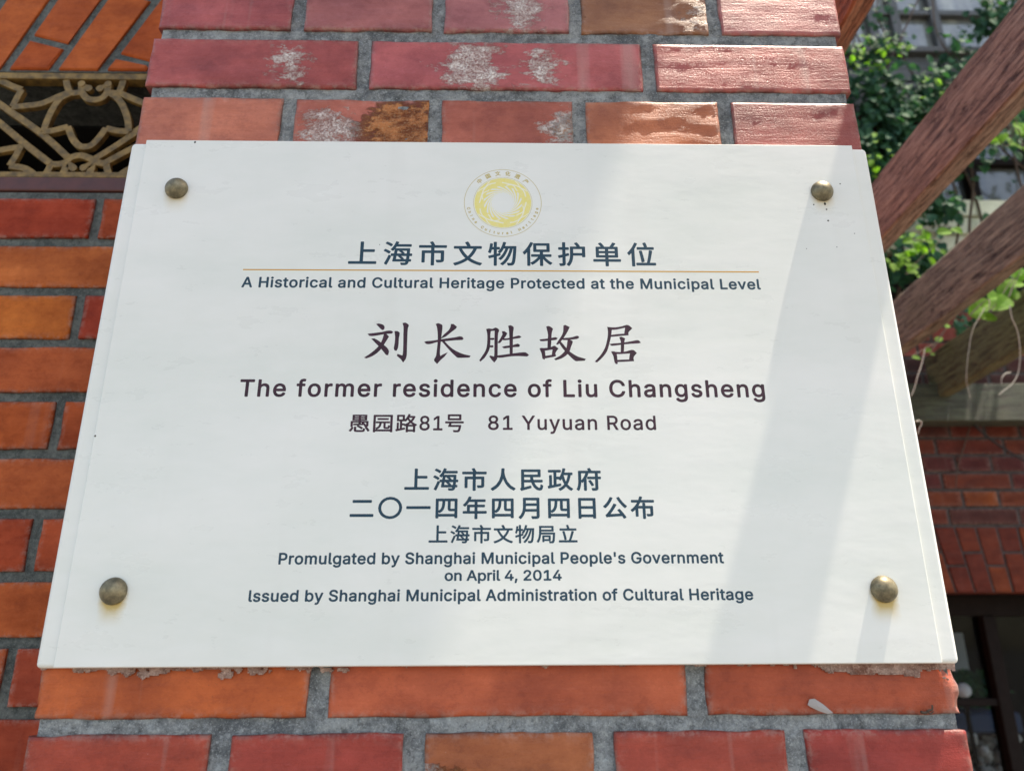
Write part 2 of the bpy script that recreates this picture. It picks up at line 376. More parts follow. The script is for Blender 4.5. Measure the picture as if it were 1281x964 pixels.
def relief_plane(x0, x1, z0, z1, y, nx, nz, amp, back):
    v, f = [], []
    for j in range(nz+1):
        for i in range(nx+1):
            x = x0+(x1-x0)*i/nx; z = z0+(z1-z0)*j/nz
            yy = y+amp*(noise.noise(Vector((x*70, 1, z*70)))+.6*noise.noise(Vector((x*190, 5, z*190))))
            v.append((x, yy, z))
    for j in range(nz):
        for i in range(nx): f.append((j*(nx+1)+i, j*(nx+1)+i+1, (j+1)*(nx+1)+i+1, (j+1)*(nx+1)+i))
    b0 = len(v); nn = nx+1
    rim = [i for i in range(nn)]+[j*nn+nx for j in range(1, nz+1)]+[nz*nn+i for i in range(nx-1, -1, -1)]+[j*nn for j in range(nz-1, 0, -1)]
    for k in rim: v.append((v[k][0], back, v[k][2]))
    for k in range(len(rim)): f.append((rim[(k+1) % len(rim)], rim[k], b0+k, b0+(k+1) % len(rim)))
    return pydata('mortar', v, f)
o = child('mortar', relief_plane(-.311, .311, jz(-6), jz(17), PY+.0028, 300, 520, .0010, PY+.235), M_MORT, pier, POFF)
def lower_bricks(x0, x1, y0, y1, z0, z1, pit, br, gap, first=0.0, alt=True):
    bm = bmesh.new(); k = 0; z = z1
    while z > z0+pit*.6:
        x = x0-(br*.5 if (k % 2 and alt) else 0)
        while x < x1-.01:
            a, b = max(x, x0), min(x+br, x1)
            if b-a > .02: box(bm, (a+gap/2, y0, z-pit+gap), (b-gap/2, y1, z))
            x += br
        z -= pit; k += 1
    bmesh.ops.recalc_face_normals(bm, faces=bm.faces); return bm
o = child('brick_base', lower_bricks(-.3165, .3165, PY, PY+.24, GROUND, jz(-6)-.006, PITCHZ, .1266, .010), M_BRICK, pier, POFF); setc(o, OR); tag(o, kind='stuff')
o = child('mortar_base', boxes(((-.311, PY+.005, GROUND), (.311, PY+.235, jz(-6)-.0005))), M_MORT, pier, POFF)

# ------------------------------------------------------------------ left wall with jack arch and vent
LY = .25; LP = .0635
lw = empty('side_wall', (-1.1, LY, GROUND), label='orange brick wall set back on the left, with a pierced bronze vent under slanting arch bricks', cat='wall')
LOFF = Vector((-1.1, LY, GROUND))
lcols = [(0.500, 0.136, 0.028), (0.470, 0.120, 0.025), (0.420, 0.088, 0.025), (0.540, 0.160, 0.031), (0.450, 0.104, 0.028), (0.370, 0.060, 0.022)]
ZV0, ZV1 = .545, .7105            # vent opening
lmesh = {}
def lbrick(x0, x1, z0, z1, c, seed, fine=True):
    me = grid_box((x0, LY+random.uniform(-.0008, .0008), z0), (x1, LY+.11, z1), 16 if fine else 3, 6 if fine else 2, .0004, seed, edge=.0018)
    o = child('brick', me, M_BRICKL, lw, LOFF); setc(o, c)
    for q in ('lime_x', 'lime_r', 'spall_x', 'spall_r'): o[q] = 0.0
    return o
vis_c = {0: [(0.360, 0.050, 0.020), (0.420, 0.079, 0.026)], 1: [(0.520, 0.137, 0.036)], 2: [(0.560, 0.151, 0.029), (0.360, 0.050, 0.023)], 3: [(0.450, 0.101, 0.033)], 4: [(0.430, 0.090, 0.023), (0.400, 0.079, 0.023)],
         5: [(0.470, 0.108, 0.033)], 6: [(0.370, 0.061, 0.023), (0.400, 0.072, 0.026)], 7: [(0.450, 0.101, 0.029)], 8: [(0.500, 0.122, 0.045), (0.400, 0.072, 0.033)], 9: [(0.380, 0.065, 0.029)]}
for k in range(-1, 15):
    zt = .5285-LP*k-.0045; zb = zt-LP+.009
    if k == -1: continue
    x = -.478-1.0 if k % 2 == 0 else -.353-1.0
    ci = 0
    while x < -.22:
        x0, x1 = x+.0045, min(x+.25-.0045, -.2)
        if x1-x0 > .03:
            if k in vis_c and x1 > -.62:
                c = vis_c[k][min(ci, len(vis_c[k])-1)]; ci += 1
            else: c = random.choice(lcols)
            lbrick(x0, x1, zb, zt, c, k*11+ci+50, x1 > -.75)
        x += .25
# splayed arch bricks over the vent
APX, APZ = -1.1, -.60
def ray_x(xb, z): return APX+(xb-APX)*(z-APZ)/(.714-APZ)
def arch_piece(xa, xb, za, zb, cut, parent, mat, Y, dep, off, c, name='brick', fn=ray_x, g=.0042, sl=.0):
    def P(xq, z): return fn(xq, z)
    v = []; s0, s1 = sl if isinstance(sl, tuple) else (sl, sl); corners = [(xa, za, g), (xb, za-s0, -g), (xb, zb-s1, -g), (xa, zb, g)]
    pts = [(P(q, z)+gg, z) for q, z, gg in corners]
    cx = sum(p[0] for p in pts)/4; cz = sum(p[1] for p in pts)/4
    e = .0018
    inner = [(p[0]+(cx-p[0])/max(1e-6, abs(cx-p[0]))*e, p[1]+(cz-p[1])/max(1e-6, abs(cz-p[1]))*e) for p in pts]
    v = [(x, Y, z) for x, z in inner]+[(x, Y+e, z) for x, z in pts]+[(x, Y+dep, z) for x, z in pts]
    f = [(0, 1, 2, 3)]
    for i in range(4):
        j = (i+1) % 4; f += [(i, 4+i, 4+j, j), (4+i, 8+i, 8+j, 4+j)]
    f.append((11, 10, 9, 8))
    me = pydata(name, v, f); bm = bmesh.new(); bm.from_mesh(me); bmesh.ops.recalc_face_normals(bm, faces=bm.faces); bm.to_mesh(me); bm.free()
    o = child(name, me, mat, parent, off); setc(o, c)
    for q in ('lime_x', 'lime_r', 'spall_x', 'spall_r'): o[q] = 0.0
    return o
acol = [(0.440, 0.096, 0.025), (0.480, 0.112, 0.028), (0.450, 0.092, 0.022), (0.490, 0.112, 0.028), (0.460, 0.100, 0.025)]
xs = [-.568+.0615*i for i in range(-13, 5)]
ci = 0
for i, xa in enumerate(xs):
    xb = xa+.0615; n_ = i-13
    cuts = {0: (.13,), -1: (.05,), 1: (.022,), -2: (.16,), 2: (.11,)}.get(n_, (.05,) if n_ % 2 else (.15,))
    zz = [.7125]+[.7125+q for q in cuts]+[.935]
    for j in range(len(zz)-1):
        za = zz[j]+(.0045 if j else 0); zb = zz[j+1]-(.0045 if j < len(zz)-2 else 0)
        o = arch_piece(xa, xb, za, zb, None, lw, M_BRICKL, LY+random.uniform(-.001, .001), .11, LOFF, acol[(ci*3) % 5], sl=(.013 if j else 0, .013 if j < len(zz)-2 else 0), g=.0066)
        ci += 1
# cross joints of the arch lie square to the long joints: small tilt given by slanting the cut
# masonry backing with the vent opening left open
bmk = boxes(((-1.95, LY+.0032, GROUND), (-.2, LY+.11, ZV0-.012)), ((-1.95, LY+.0032, ZV1), (-.2, LY+.11, 1.4)), ((-1.95, LY+.0032, ZV0-.012), (-1.75, LY+.11, ZV1)))
child('mortar', bmk, M_MORTD, lw, LOFF)
o = child('brick_base', lower_bricks(-1.95, -.2, LY, LY+.1, GROUND, .5285-LP*15-.0045, LP, .25, .009), M_BRICKL, lw, LOFF); setc(o, lcols[1]); tag(o, kind='stuff')
o = child('brick_end', lower_bricks(-1.95, -1.35, LY, LY+.1, .5285-LP*15, .5285-.0045, LP, .25, .009), M_BRICKL, lw, LOFF); setc(o, lcols[2]); tag(o, kind='stuff')
o = child('brick_top', lower_bricks(-1.95, -.2, LY, LY+.1, .945, 1.395, LP, .25, .009), M_BRICKL, lw, LOFF); setc(o, lcols[0]); tag(o, kind='stuff')
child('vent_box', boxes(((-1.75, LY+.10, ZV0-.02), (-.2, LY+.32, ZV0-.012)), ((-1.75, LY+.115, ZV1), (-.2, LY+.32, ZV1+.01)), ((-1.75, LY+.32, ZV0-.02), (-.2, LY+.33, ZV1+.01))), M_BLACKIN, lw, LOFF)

# bronze vent grille
gr = empty('vent_grille', (-.9, LY, ZV0), label='tarnished bronze openwork vent grille under the slanting arch bricks', cat='vent grille')
GOFF = Vector((-.9, LY, ZV0)); GY = LY+.004
def flatbar(bm, pts, wd, y0, y1, closed=False):
    P = [Vector((p[0], p[1])) for p in pts]
    # subdivide smoothly (Catmull-Rom)
    if len(P) > 2:
        Q = []
        for i in range(len(P)-1):
            p0 = P[max(0, i-1)]; p1 = P[i]; p2 = P[i+1]; p3 = P[min(len(P)-1, i+2)]
            for s in range(5):
                t = s/5; Q.append(.5*((2*p1)+(p2-p0)*t+(2*p0-5*p1+4*p2-p3)*t*t+(3*p1-p0-3*p2+p3)*t**3))
        Q.append(P[-1]); P = Q
    L = []
    for i, p in enumerate(P):
        d = (P[min(i+1, len(P)-1)]-P[max(i-1, 0)])
        if d.length < 1e-9: d = Vector((1, 0))
        d.normalize(); nn = Vector((-d.y, d.x))*wd*.5; e = wd*.05
        L.append([bm.verts.new((p.x+nn.x*s, yy, p.y+nn.y*s)) for s, yy in ((1, y1), (1, y0+e), (.9, y0), (-.9, y0), (-1, y0+e), (-1, y1))])
    for a, b in zip(L, L[1:]):
        for i in range(6): bm.faces.new((a[i], a[(i+1) % 6], b[(i+1) % 6], b[i]))
    bm.faces.new(L[0]); bm.faces.new(L[-1][::-1])
G = [[(565, 170), (480, 215), (420, 300), (375, 395), (348, 475)], [(345, 478), (430, 468), (545, 438)], [(545, 438), (580, 530), (620, 580), (665, 600), (730, 588), (790, 530), (850, 450)],
     [(850, 450), (940, 470), (1035, 478)], [(1032, 480), (1025, 380), (985, 270), (935, 200), (880, 168)],
     [(655, 95), (655, 150), (690, 205), (750, 222), (820, 205), (860, 155), (868, 100)], [(650, 105), (712, 132)], [(872, 105), (803, 133)],
     [(528, 60), (545, 130), (570, 165), (640, 160)], [(990, 60), (965, 135), (940, 165), (870, 160)],
     [(550, 160), (450, 200), (330, 250), (200, 268), (90, 278)], [(95, 275), (140, 190), (168, 138)], [(170, 138), (90, 108), (20, 75), (-40, 60)],
     [(950, 160), (1040, 200), (1150, 245), (1260, 290)],
     [(-120, 170), (60, 300), (330, 490), (540, 680)], [(-120, 320), (0, 410), (180, 560), (400, 730)],
     [(760, 690), (900, 605), (1060, 500), (1260, 380)], [(820, 735), (950, 665), (1100, 585), (1260, 500)],
     [(400, 735), (470, 735), (530, 715), (570, 680), (640, 665), (710, 685), (760, 715), (850, 735)], [(515, 800), (528, 735), (590, 768)], [(725, 800), (730, 740), (668, 765)],
     [(405, 735), (375, 790), (340, 850)], [(850, 735), (860, 790), (885, 850)], [(-60, 632), (60, 610), (180, 592)], [(155, 590), (120, 665), (70, 745)], [(70, 748), (180, 765), (245, 800), (300, 850)],
     [(920, 850), (1010, 785), (1140, 735)], [(1032, 480), (1080, 470), (1160, 410)]]
def build_lattice(dx):
    bm = bmesh.new()
    for r, g in enumerate(G):
        pts = []
        for (px, py) in g:
            p = at(px/6.426, 90+py/6.426, GY); pts.append((p.x+dx, p.z))
        flatbar(bm, pts, .0086, GY+r*.00006, GY+.0075)
    for (px, py) in ((655, 95), (712, 132), (868, 98), (803, 133), (515, 802), (588, 772), (725, 802), (670, 770)):
        p = at(px/6.426, 90+py/6.426, GY); bmesh.ops.create_cone(bm, segments=10, radius1=.0048, radius2=.0044, depth=.0072, cap_ends=True, matrix=Matrix.Translation((p.x+dx, GY+.0033, p.z)) @ Matrix.Rotation(-math.pi/2, 4, 'X'))
    bmesh.ops.recalc_face_normals(bm, faces=bm.faces); return bm
for dx in (0, -.275, -.55): child('lattice', build_lattice(dx), M_GRILLE, gr, GOFF)
bevel(child('top_rail', boxes(((-1.75, GY-.001, .700), (-.2, GY+.014, .7095))), M_GRILLE, gr, GOFF), .001)
bevel(child('bottom_rail', boxes(((-1.75, GY-.001, .5545), (-.2, GY+.014, .5625))), M_GRILLE, gr, GOFF), .001)
bevel(child('sill', boxes(((-1.75, GY-.003, .5345), (-.2, GY+.06, .5538))), M_REDWOOD, gr, GOFF), .002)

# ------------------------------------------------------------------ return wall at the pier's right rear (side of the bay)
rw = empty('return_wall', (.28, 1.2, GROUND), label='brick side wall running back from the pier to the rear wall', cat='wall')
ROFF = Vector((.28, 1.2, GROUND))
bm = bmesh.new(); k = 0; z = 1.38
while z > GROUND+.03:
    y = .26-(.125 if k % 2 else 0)
    while y < 2.12:
        a, b = max(y, .26), min(y+.25, 2.13)
        if b-a > .03: box(bm, (.05, a+.005, z-.0545), (.28, b-.005, z))
        y += .25
    z -= LP; k += 1
bmesh.ops.recalc_face_normals(bm, faces=bm.faces)
o = child('brick_courses', bm, M_BRICKL, rw, ROFF); setc(o, lcols[2]); tag(o, kind='stuff')
child('mortar', boxes(((.06, .262, GROUND), (.275, 2.128, 1.38))), M_MORTD, rw, ROFF)

# ------------------------------------------------------------------ rear wall (right) with flat arch over dark window
BY = 2.14
rear = empty('rear_wall', (1.6, BY, GROUND), label='shaded red brick rear wall on the right, seen under the timber beam with a flat arch above the dark window', cat='wall')
BOFF = Vector((1.6, BY, GROUND))
rc = [(.085, .014, .010), (.10, .018, .010), (.075, .015, .013), (.11, .022, .009), (.065, .018, .013)]  # rear wall brick colours lowered to carry its deep shade
OX0, OX1, OZ1 = 1.02, 2.62, .2
bcache = {}
def rbrick(x0, x1, z0, z1, c):
    key = (round(x1-x0, 4), random.randrange(4))
    if key not in bcache: bcache[key] = grid_box((0, 0, 0), (x1-x0, .1, .0545), 6, 3, .0012, len(bcache)+3, edge=.003)
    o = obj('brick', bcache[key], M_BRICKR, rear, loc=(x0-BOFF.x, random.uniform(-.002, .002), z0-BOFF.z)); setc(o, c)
    for q in ('lime_x', 'lime_r', 'spall_x', 'spall_r'): o[q] = 0.0
for i in range(0, 13):
    z0 = .428+.0632*i; hdr = i % 2 == 1
    st = .129 if hdr else .25; x = (1.649-.129*7) if hdr else (1.587-.25*3)
    while x < 2.7:
        x0, x1 = x+.005, x+st-.005
        if x1 > .8:
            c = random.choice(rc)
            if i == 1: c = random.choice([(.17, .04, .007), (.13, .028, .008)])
            if i >= 7: c = random.choice([(.04, .012, .010), (.05, .014, .010)])  # shadow above the ledger put into the colour of these courses
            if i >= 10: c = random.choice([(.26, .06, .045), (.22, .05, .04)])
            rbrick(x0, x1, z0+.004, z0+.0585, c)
        x += st
RPX, RPZ = 1.86, -1.5
def ray_r(xb, z): return RPX+(xb-RPX)*(z-RPZ)/(.2-RPZ)
for i in range(-13, 12):
    xa = 1.86+.066*i-.033; alt = i % 2
    zz = [.2015, .335, .424] if alt else [.2015, .29, .424]
    for j in range(2):
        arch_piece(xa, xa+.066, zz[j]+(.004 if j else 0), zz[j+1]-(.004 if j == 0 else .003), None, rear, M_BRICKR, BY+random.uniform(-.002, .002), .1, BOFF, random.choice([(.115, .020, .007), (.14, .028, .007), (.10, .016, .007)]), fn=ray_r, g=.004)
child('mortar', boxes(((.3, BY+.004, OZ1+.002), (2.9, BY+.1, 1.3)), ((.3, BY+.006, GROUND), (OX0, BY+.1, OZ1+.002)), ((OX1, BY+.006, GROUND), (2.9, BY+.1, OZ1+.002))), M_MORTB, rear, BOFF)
for (a, b) in ((.3, OX0), (OX1, 2.9)):
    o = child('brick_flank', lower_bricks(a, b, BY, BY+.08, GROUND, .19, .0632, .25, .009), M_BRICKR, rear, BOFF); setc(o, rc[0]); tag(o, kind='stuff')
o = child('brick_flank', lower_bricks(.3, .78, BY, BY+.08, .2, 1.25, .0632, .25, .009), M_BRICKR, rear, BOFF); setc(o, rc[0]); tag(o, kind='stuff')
# dark window and what stands behind it
wn = empty('dark_window', (1.8, BY+.12, -.75), label='dark timber framed window under the flat brick arch at lower right', cat='window')
WOFF = Vector((1.8, BY+.12, -.75)); WY = BY+.12
def wpx(x, y, Y=WY): p = at(x, y, Y); return p.x, p.z
mx = wpx(1246, 830)[0]
bevel(child('frame', boxes(((OX0, WY, -.78), (OX0+.07, WY+.07, OZ1)), ((OX1-.07, WY, -.78), (OX1, WY+.07, OZ1)), ((OX0+.07, WY, OZ1-.07), (OX1-.07, WY+.07, OZ1)), ((OX0+.07, WY, -.8), (OX1-.07, WY+.07, -.73))), M_DARKWOOD, wn, WOFF), .004)
bevel(child('mullion', boxes(((mx-.018, WY-.006, -.73), (mx+.028, WY+.055, OZ1-.07))), M_DARKWOOD, wn, WOFF), .004)
zr = wpx(1225, 878)[1]
bevel(child('rail', boxes(((OX0+.07, WY+.002, zr-.012), (mx-.018, WY+.05, zr+.012))), M_DARKWOOD, wn, WOFF), .003)
child('pane', boxes(((OX0+.07, WY+.03, zr+.012), (mx-.018, WY+.034, OZ1-.07))), M_GLASS, wn, WOFF)
child('pane', boxes(((OX0+.07, WY+.03, -.73), (mx-.018, WY+.034, zr-.012))), M_GLASS, wn, WOFF)
child('pane', boxes(((mx+.028, WY+.03, -.73), (OX1-.07, WY+.034, OZ1-.07))), M_GLASS, wn, WOFF)
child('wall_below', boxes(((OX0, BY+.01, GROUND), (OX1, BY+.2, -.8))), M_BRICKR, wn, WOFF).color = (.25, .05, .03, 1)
IY = 2.95
x0, z1 = wpx(1196, 790, IY); x1, z0 = wpx(1240, 846, IY)
o = obj('grey_board', boxes(((x0-.2, IY+.15, z0-.05), (x1, IY+.18, z1))), M_PANELIN); bevel(o, .004); tag(o, 'dim grey board standing behind the dark window, above the green shrub', 'board')
def leaf_mesh(bm, p, nrm, up, L, wd, fold=.25):
    nrm = nrm.normalized(); t = (up-nrm*up.dot(nrm)); t = t.normalized() if t.length > 1e-4 else Vector((1, 0, 0)); s = nrm.cross(t)
    prof = ((0, 0), (.18, .38), (.45, .5), (.72, .36), (1, 0))
    mid = [bm.verts.new(p+t*L*(a-.0)+nrm*(-.18*L*(a-.3)**2)) for a, _ in prof]
    for sg in (1, -1):
        side = [bm.verts.new(p+t*L*a+s*sg*wd*b+nrm*(wd*b*fold-.18*L*(a-.3)**2)) for a, b in prof[1:-1]]
        ch = [mid[0]]+side+[mid[-1]]
        for i in range(4):
            q = [mid[i], mid[i+1], ch[i+1], ch[i]]
            q = [v for j, v in enumerate(q) if v not in q[:j]]
            if len(q) >= 3: bm.faces.new(q if sg == 1 else q[::-1])
def rv(a=1): return Vector((random.uniform(-a, a), random.uniform(-a, a), random.uniform(-a, a)))
# shrub behind the window
x0, z1 = wpx(1200, 842, 2.75); x1, z0 = wpx(1246, 878, 2.75)
sh = empty('clipped_shrub', ((x0+x1)/2, 2.8, z0-.15), label='dark green shrub dimly visible behind the lower right window', cat='shrub')
bm = bmesh.new()
for i in range(900): leaf_mesh(bm, Vector((random.uniform(x0-.12, x1+.04), random.uniform(2.7, 2.9), random.uniform(z0-.02, z1))), rv()+Vector((0, -1, .6)), rv(), .03, .02)
o = obj('foliage', bm, M_LEAF, sh, loc=tuple(-sh.location)); tag(o, kind='stuff')
obj('planter', boxes(((x0-.13, 2.7, z0-.15), (x1+.05, 2.9, z0-.03))), M_DARKWOOD, sh, loc=tuple(-sh.location))
x, z = wpx(1205, 863, 2.45)
gl = empty('globe_lamp', (x, 2.45, z-.03), label='small white globe lamp at the left edge of the dark window', cat='lamp')
bm = bmesh.new(); bmesh.ops.create_uvsphere(bm, u_segments=20, v_segments=12, radius=.026); smooth(obj('globe', bm, M_WHITEIN, gl, loc=(0, 0, .03)))
bm = bmesh.new(); bmesh.ops.create_cone(bm, segments=12, radius1=.016, radius2=.012, depth=.02, cap_ends=True); obj('base', bm, M_DARKWOOD, gl, loc=(0, 0, -.004))
obj('stem', boxes(((-.006, -.006, -.6), (.006, .006, -.012))), M_DARKWOOD, gl, loc=(0, 0, 0))
x0, z1 = wpx(1200, 888, 2.6); x1, z0 = wpx(1262, 914, 2.6)
o = obj('navy_cushion', boxes(((x0-.2, 2.5, z0), (x1, 2.75, z1))), M_BLUEIN); bevel(o, .015, 3); tag(o, 'dark navy cushion lying behind the window above the pale rubble', 'cushion')
x0, z1 = wpx(1200, 918, 2.6); x1, z0 = wpx(1268, 975, 2.6)
bm = bmesh.new()
for i in range(60):
    r = random.uniform(.012, .035); m4 = Matrix.Translation((random.uniform(x0-.1, x1), random.uniform(2.5, 2.75), random.uniform(z0, z1)))
    bmesh.ops.create_icosphere(bm, subdivisions=1, radius=r, matrix=m4 @ Matrix.Rotation(random.random()*3, 4, 'X'))
o = obj('stone_rubble', bm, M_GREYIN); tag(o, 'heap of pale grey rubble behind the lower right window', 'rubble', kind='stuff')
# room behind the window: floor, back and left walls
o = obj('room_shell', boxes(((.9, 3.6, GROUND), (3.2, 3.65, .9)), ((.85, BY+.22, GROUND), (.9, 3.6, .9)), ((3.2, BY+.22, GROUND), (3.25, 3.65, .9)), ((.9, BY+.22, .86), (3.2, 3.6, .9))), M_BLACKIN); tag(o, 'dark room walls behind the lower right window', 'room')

# ------------------------------------------------------------------ upper storey above the rear wall
up = empty('upper_storey', (1.9, BY, 1.3), label='timber and glass upper storey behind the vines at upper right', cat='upper storey')
UOFF = Vector((1.9, BY, 1.3)); UY = 2.2
def uz(x, y): return at(x, y, UY).z
def ux(x, y): return at(x, y, UY).x
bevel(child('dark_board', boxes(((.3, UY-.04, 1.3), (3.6, UY+.06, 1.50))), M_DARKWOOD, up, UOFF), .004)
for j in range(3): bevel(child('pale_board', boxes(((.3, UY-.07-.012*j, 1.503+.075*j), (3.6, UY+.05, 1.574+.075*j))), M_CREAM, up, UOFF), .003)
zb0, zb1 = 1.735, 2.10
mull = [1.35, 1.66, ux(1214, 240), 2.26, 2.57, 2.88, 3.2]
bevel(child('rail', boxes(((.9, UY-.03, zb0-.005), (3.6, UY+.04, zb0+.02))), M_GREYWOOD, up, UOFF), .003)
zrail = uz(1230, 208)
bevel(child('rail', boxes(((.9, UY-.028, zrail-.012), (3.6, UY+.04, zrail+.018))), M_DARKWOOD, up, UOFF), .003)
for m_ in mull: bevel(child('mullion', boxes(((m_-.022, UY-.034, zb0+.022), (m_+.022, UY+.036, zb1))), M_DARKWOOD, up, UOFF), .003)
edges = [.9]+mull+[3.6]
for a, b in zip(edges, edges[1:]):
    for z0, z1 in ((zb0+.02, zrail-.012), (zrail+.018, zb1)):
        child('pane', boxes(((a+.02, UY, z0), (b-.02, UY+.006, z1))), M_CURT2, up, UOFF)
bevel(child('beam', boxes(((.3, UY-.08, 2.10), (3.6, UY+.05, 2.16))), M_DARKWOOD, up, UOFF), .005)
for j in range(5): bevel(child('grey_board', boxes(((.3, UY-.02-.004*(j % 2), 2.163+.068*j), (3.6, UY+.05, 2.228+.068*j))), M_GREYWOOD, up, UOFF), .003)
zA0, zA1 = uz(1160, 68), 3.3
bevel(child('beam', boxes(((.3, UY-.05, zA0-.03), (3.6, UY+.051, zA0))), M_GREYWOOD, up, UOFF), .003)
mullA = [1.25, ux(1088, 35)-.0, ux(1118, 40), ux(1168, 40), 2.42, 2.85, 3.2]
for m_ in mullA: bevel(child('mullion', boxes(((m_-.02, UY-.035, zA0), (m_+.02, UY+.036, zA1))), M_GREYWOOD, up, UOFF), .003)
zr2 = uz(1165, 22)
edges = [.9]+mullA+[3.6]
for a, b in zip(edges, edges[1:]):
    bevel(child('rail', boxes(((a+.02, UY-.03, zr2-.014), (b-.02, UY+.03, zr2+.014))), M_GREYWOOD, up, UOFF), .003)
    for z0, z1 in ((zA0, zr2-.014), (zr2+.014, zA1)):
        child('pane', boxes(((a+.02, UY, z0), (b-.02, UY+.006, z1))), M_CURT, up, UOFF)
child('roof', boxes(((.2, UY-.25, zA1), (3.7, UY+1.2, zA1+.06))), M_DARKWOOD, up, UOFF)
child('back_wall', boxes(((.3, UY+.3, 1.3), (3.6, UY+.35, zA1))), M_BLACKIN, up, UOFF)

# ------------------------------------------------------------------ pergola: ledger and rafters
def timber(name, x0, x1, y0, y1, z0, z1, axis, seed, mat, colr, label, group=None, warp=.004):
    v, f = [], []; n = 60
    L = (y1-y0) if axis == 'y' else (x1-x0)
    ring = []
    W, H = (x1-x0, z1-z0) if axis == 'y' else (y1-y0, z1-z0)
    c = .0035
    prof = [(0, c), (0, H*.33), (0, H*.66), (0, H-c), (c, H), (W-c, H), (W, H-c), (W, H*.5), (W, c), (W-c, 0), (W*.5, 0), (c, 0)]
    for i in range(n+1):
        t = i/n; s = t*L
        for k, (a, b) in enumerate(prof):
            nn = noise.noise(Vector((s*9, k*.9, seed*5)))*.0022+noise.noise(Vector((s*40, k*3.3, seed*5)))*.0010
            wv = warp*noise.noise(Vector((s*1.2, 4, seed)))
            p = (a+nn*(1 if a > W/2 else -1)+wv, b+nn*(1 if b > H/2 else -1)+wv*.6)
            v.append((x0+p[0], y0+s, z0+p[1]) if axis == 'y' else (x0+s, y0+p[0], z0+p[1]))
    m_ = len(prof)
    for i in range(n):
        for k in range(m_): f.append((i*m_+k, i*m_+(k+1) % m_, (i+1)*m_+(k+1) % m_, (i+1)*m_+k))
    f.append(tuple(range(m_))[::-1]); f.append(tuple(range(n*m_, n*m_+m_)))
    me = pydata(name, v, f); bm = bmesh.new(); bm.from_mesh(me); bmesh.ops.recalc_face_normals(bm, faces=bm.faces); bm.to_mesh(me); bm.free()
    me.transform(Matrix.Translation((-(x0+x1)/2, -(y0+y1)/2, -z0)))
    o = obj(name, me, mat, loc=((x0+x1)/2, (y0+y1)/2, z0)); setc(o, colr)
    if axis == 'x': pass
    for p in me.polygons: p.use_smooth = False
    return tag(o, label, 'timber rafter' if group else 'timber beam', group)
GRP = 'pergola rafters'
ZB = .871
for X, lab, cr, mt, h in ((.527, 'reddish rafter whose end shows beside the top right corner of the brick pier', (.27, .15, .10), M_WOOD, .125),
                      (.885, 'broad weathered rafter running from behind the plaque corner to the top right corner', (.27, .225, .19), M_WOOD, .14),
                      (1.25, 'brown rafter below the broad weathered one, just above the bright vine leaves', (.205, .178, .14), M_WOODG, .155),
                      (1.617, 'lowest mossy rafter whose end rests on the beam at right', (.12, .12, .06), M_WOODG, .165)):
    timber('pergola_rafter', X-(.042 if X > .6 else .030), X, -1.6, 2.085, ZB, ZB+h, 'y', X*10, mt, cr, lab, GRP, warp=.006)
zl0 = at(1220, 526, 2.04).z; zl1 = at(1220, 479, 2.04).z
def wood_x():      # grain along x for the ledger
    m = M_WOODG.copy(); m.name = 'mossy_timber_along_wall'
    for nd in m.node_tree.nodes:
        if nd.type == 'MAPPING': s = nd.inputs['Scale'].default_value; s[0], s[1] = s[1], s[0]
    return m
timber('ledger_beam', .3, 2.9, 2.04, 2.115, zl0, zl1, 'x', 5, wood_x(), (.040, .048, .030), 'mossy green horizontal beam on the rear brick wall, carrying the rafter ends', None, .003)
timber('front_beam', -1.5, 2.9, -1.3, -1.2, ZB-.15, ZB-.003, 'x', 9, wood_x(), (.12, .10, .07), 'horizontal front beam under the outer ends of the rafters', None, .003)
def shade_canopy_boards():  # unseen boards added to cast shade on the left of the pier
    ro = empty('shade_canopy', (-.2, -.6, 3.4), label='added board canopy, out of view, that shades the left half of the pier', cat='shade canopy')
    off = Vector((-.2, -.6, 3.4))
    for i in range(14):
        x1 = 1.177-i*.18; child('shade_board', boxes(((x1-.176, -1.7, 3.4), (x1, .24, 3.42))), M_DARKWOOD, ro, off)
    for y in (-1.6, -.7): child('shade_batten', boxes(((-1.3, y, 3.421), (1.1, y+.05, 3.46))), M_DARKWOOD, ro, off)
shade_canopy_boards()

# ------------------------------------------------------------------ vines
def tube(bm, pts, r, seg=6):
    P = [Vector(p) for p in pts]; Q = []
    if len(P) > 2:
        for i in range(len(P)-1):
            p0 = P[max(0, i-1)]; p1 = P[i]; p2 = P[i+1]; p3 = P[min(len(P)-1, i+2)]
            for s in range(5):
                t = s/5; Q.append(.5*((2*p1)+(p2-p0)*t+(2*p0-5*p1+4*p2-p3)*t*t+(3*p1-p0-3*p2+p3)*t**3))
        Q.append(P[-1])
    else: Q = P
    rings = []
    for i, p in enumerate(Q):
        d = (Q[min(i+1, len(Q)-1)]-Q[max(i-1, 0)]).normalized(); a = d.orthogonal().normalized(); b = d.cross(a)
        rr = r*(1-.5*i/len(Q)) if isinstance(r, float) else r[0]+(r[1]-r[0])*i/len(Q)
        rings.append([bm.verts.new(p+(a*math.cos(q)+b*math.sin(q))*rr) for q in [2*math.pi*k/seg for k in range(seg)]])
    for u, v_ in zip(rings, rings[1:]):
        # match ring phase
        best = min(range(seg), key=lambda s: (u[0].co-v_[s].co).length); v2 = v_[best:]+v_[:best]
        if (u[1].co-v2[1].co).length > (u[1].co-v2[-1].co).length: v2 = [v2[0]]+v2[1:][::-1]
        v_[:] = v2
        for k in range(seg): bm.faces.new((u[k], u[(k+1) % seg], v_[(k+1) % seg], v_[k]))
    bm.faces.new(rings[0]); bm.faces.new(rings[-1][::-1])
vn = empty('climbing_vine', (1.6, 2.1, 1.3), label='dark green climbing vine covering the upper storey behind the rafters', cat='vine')
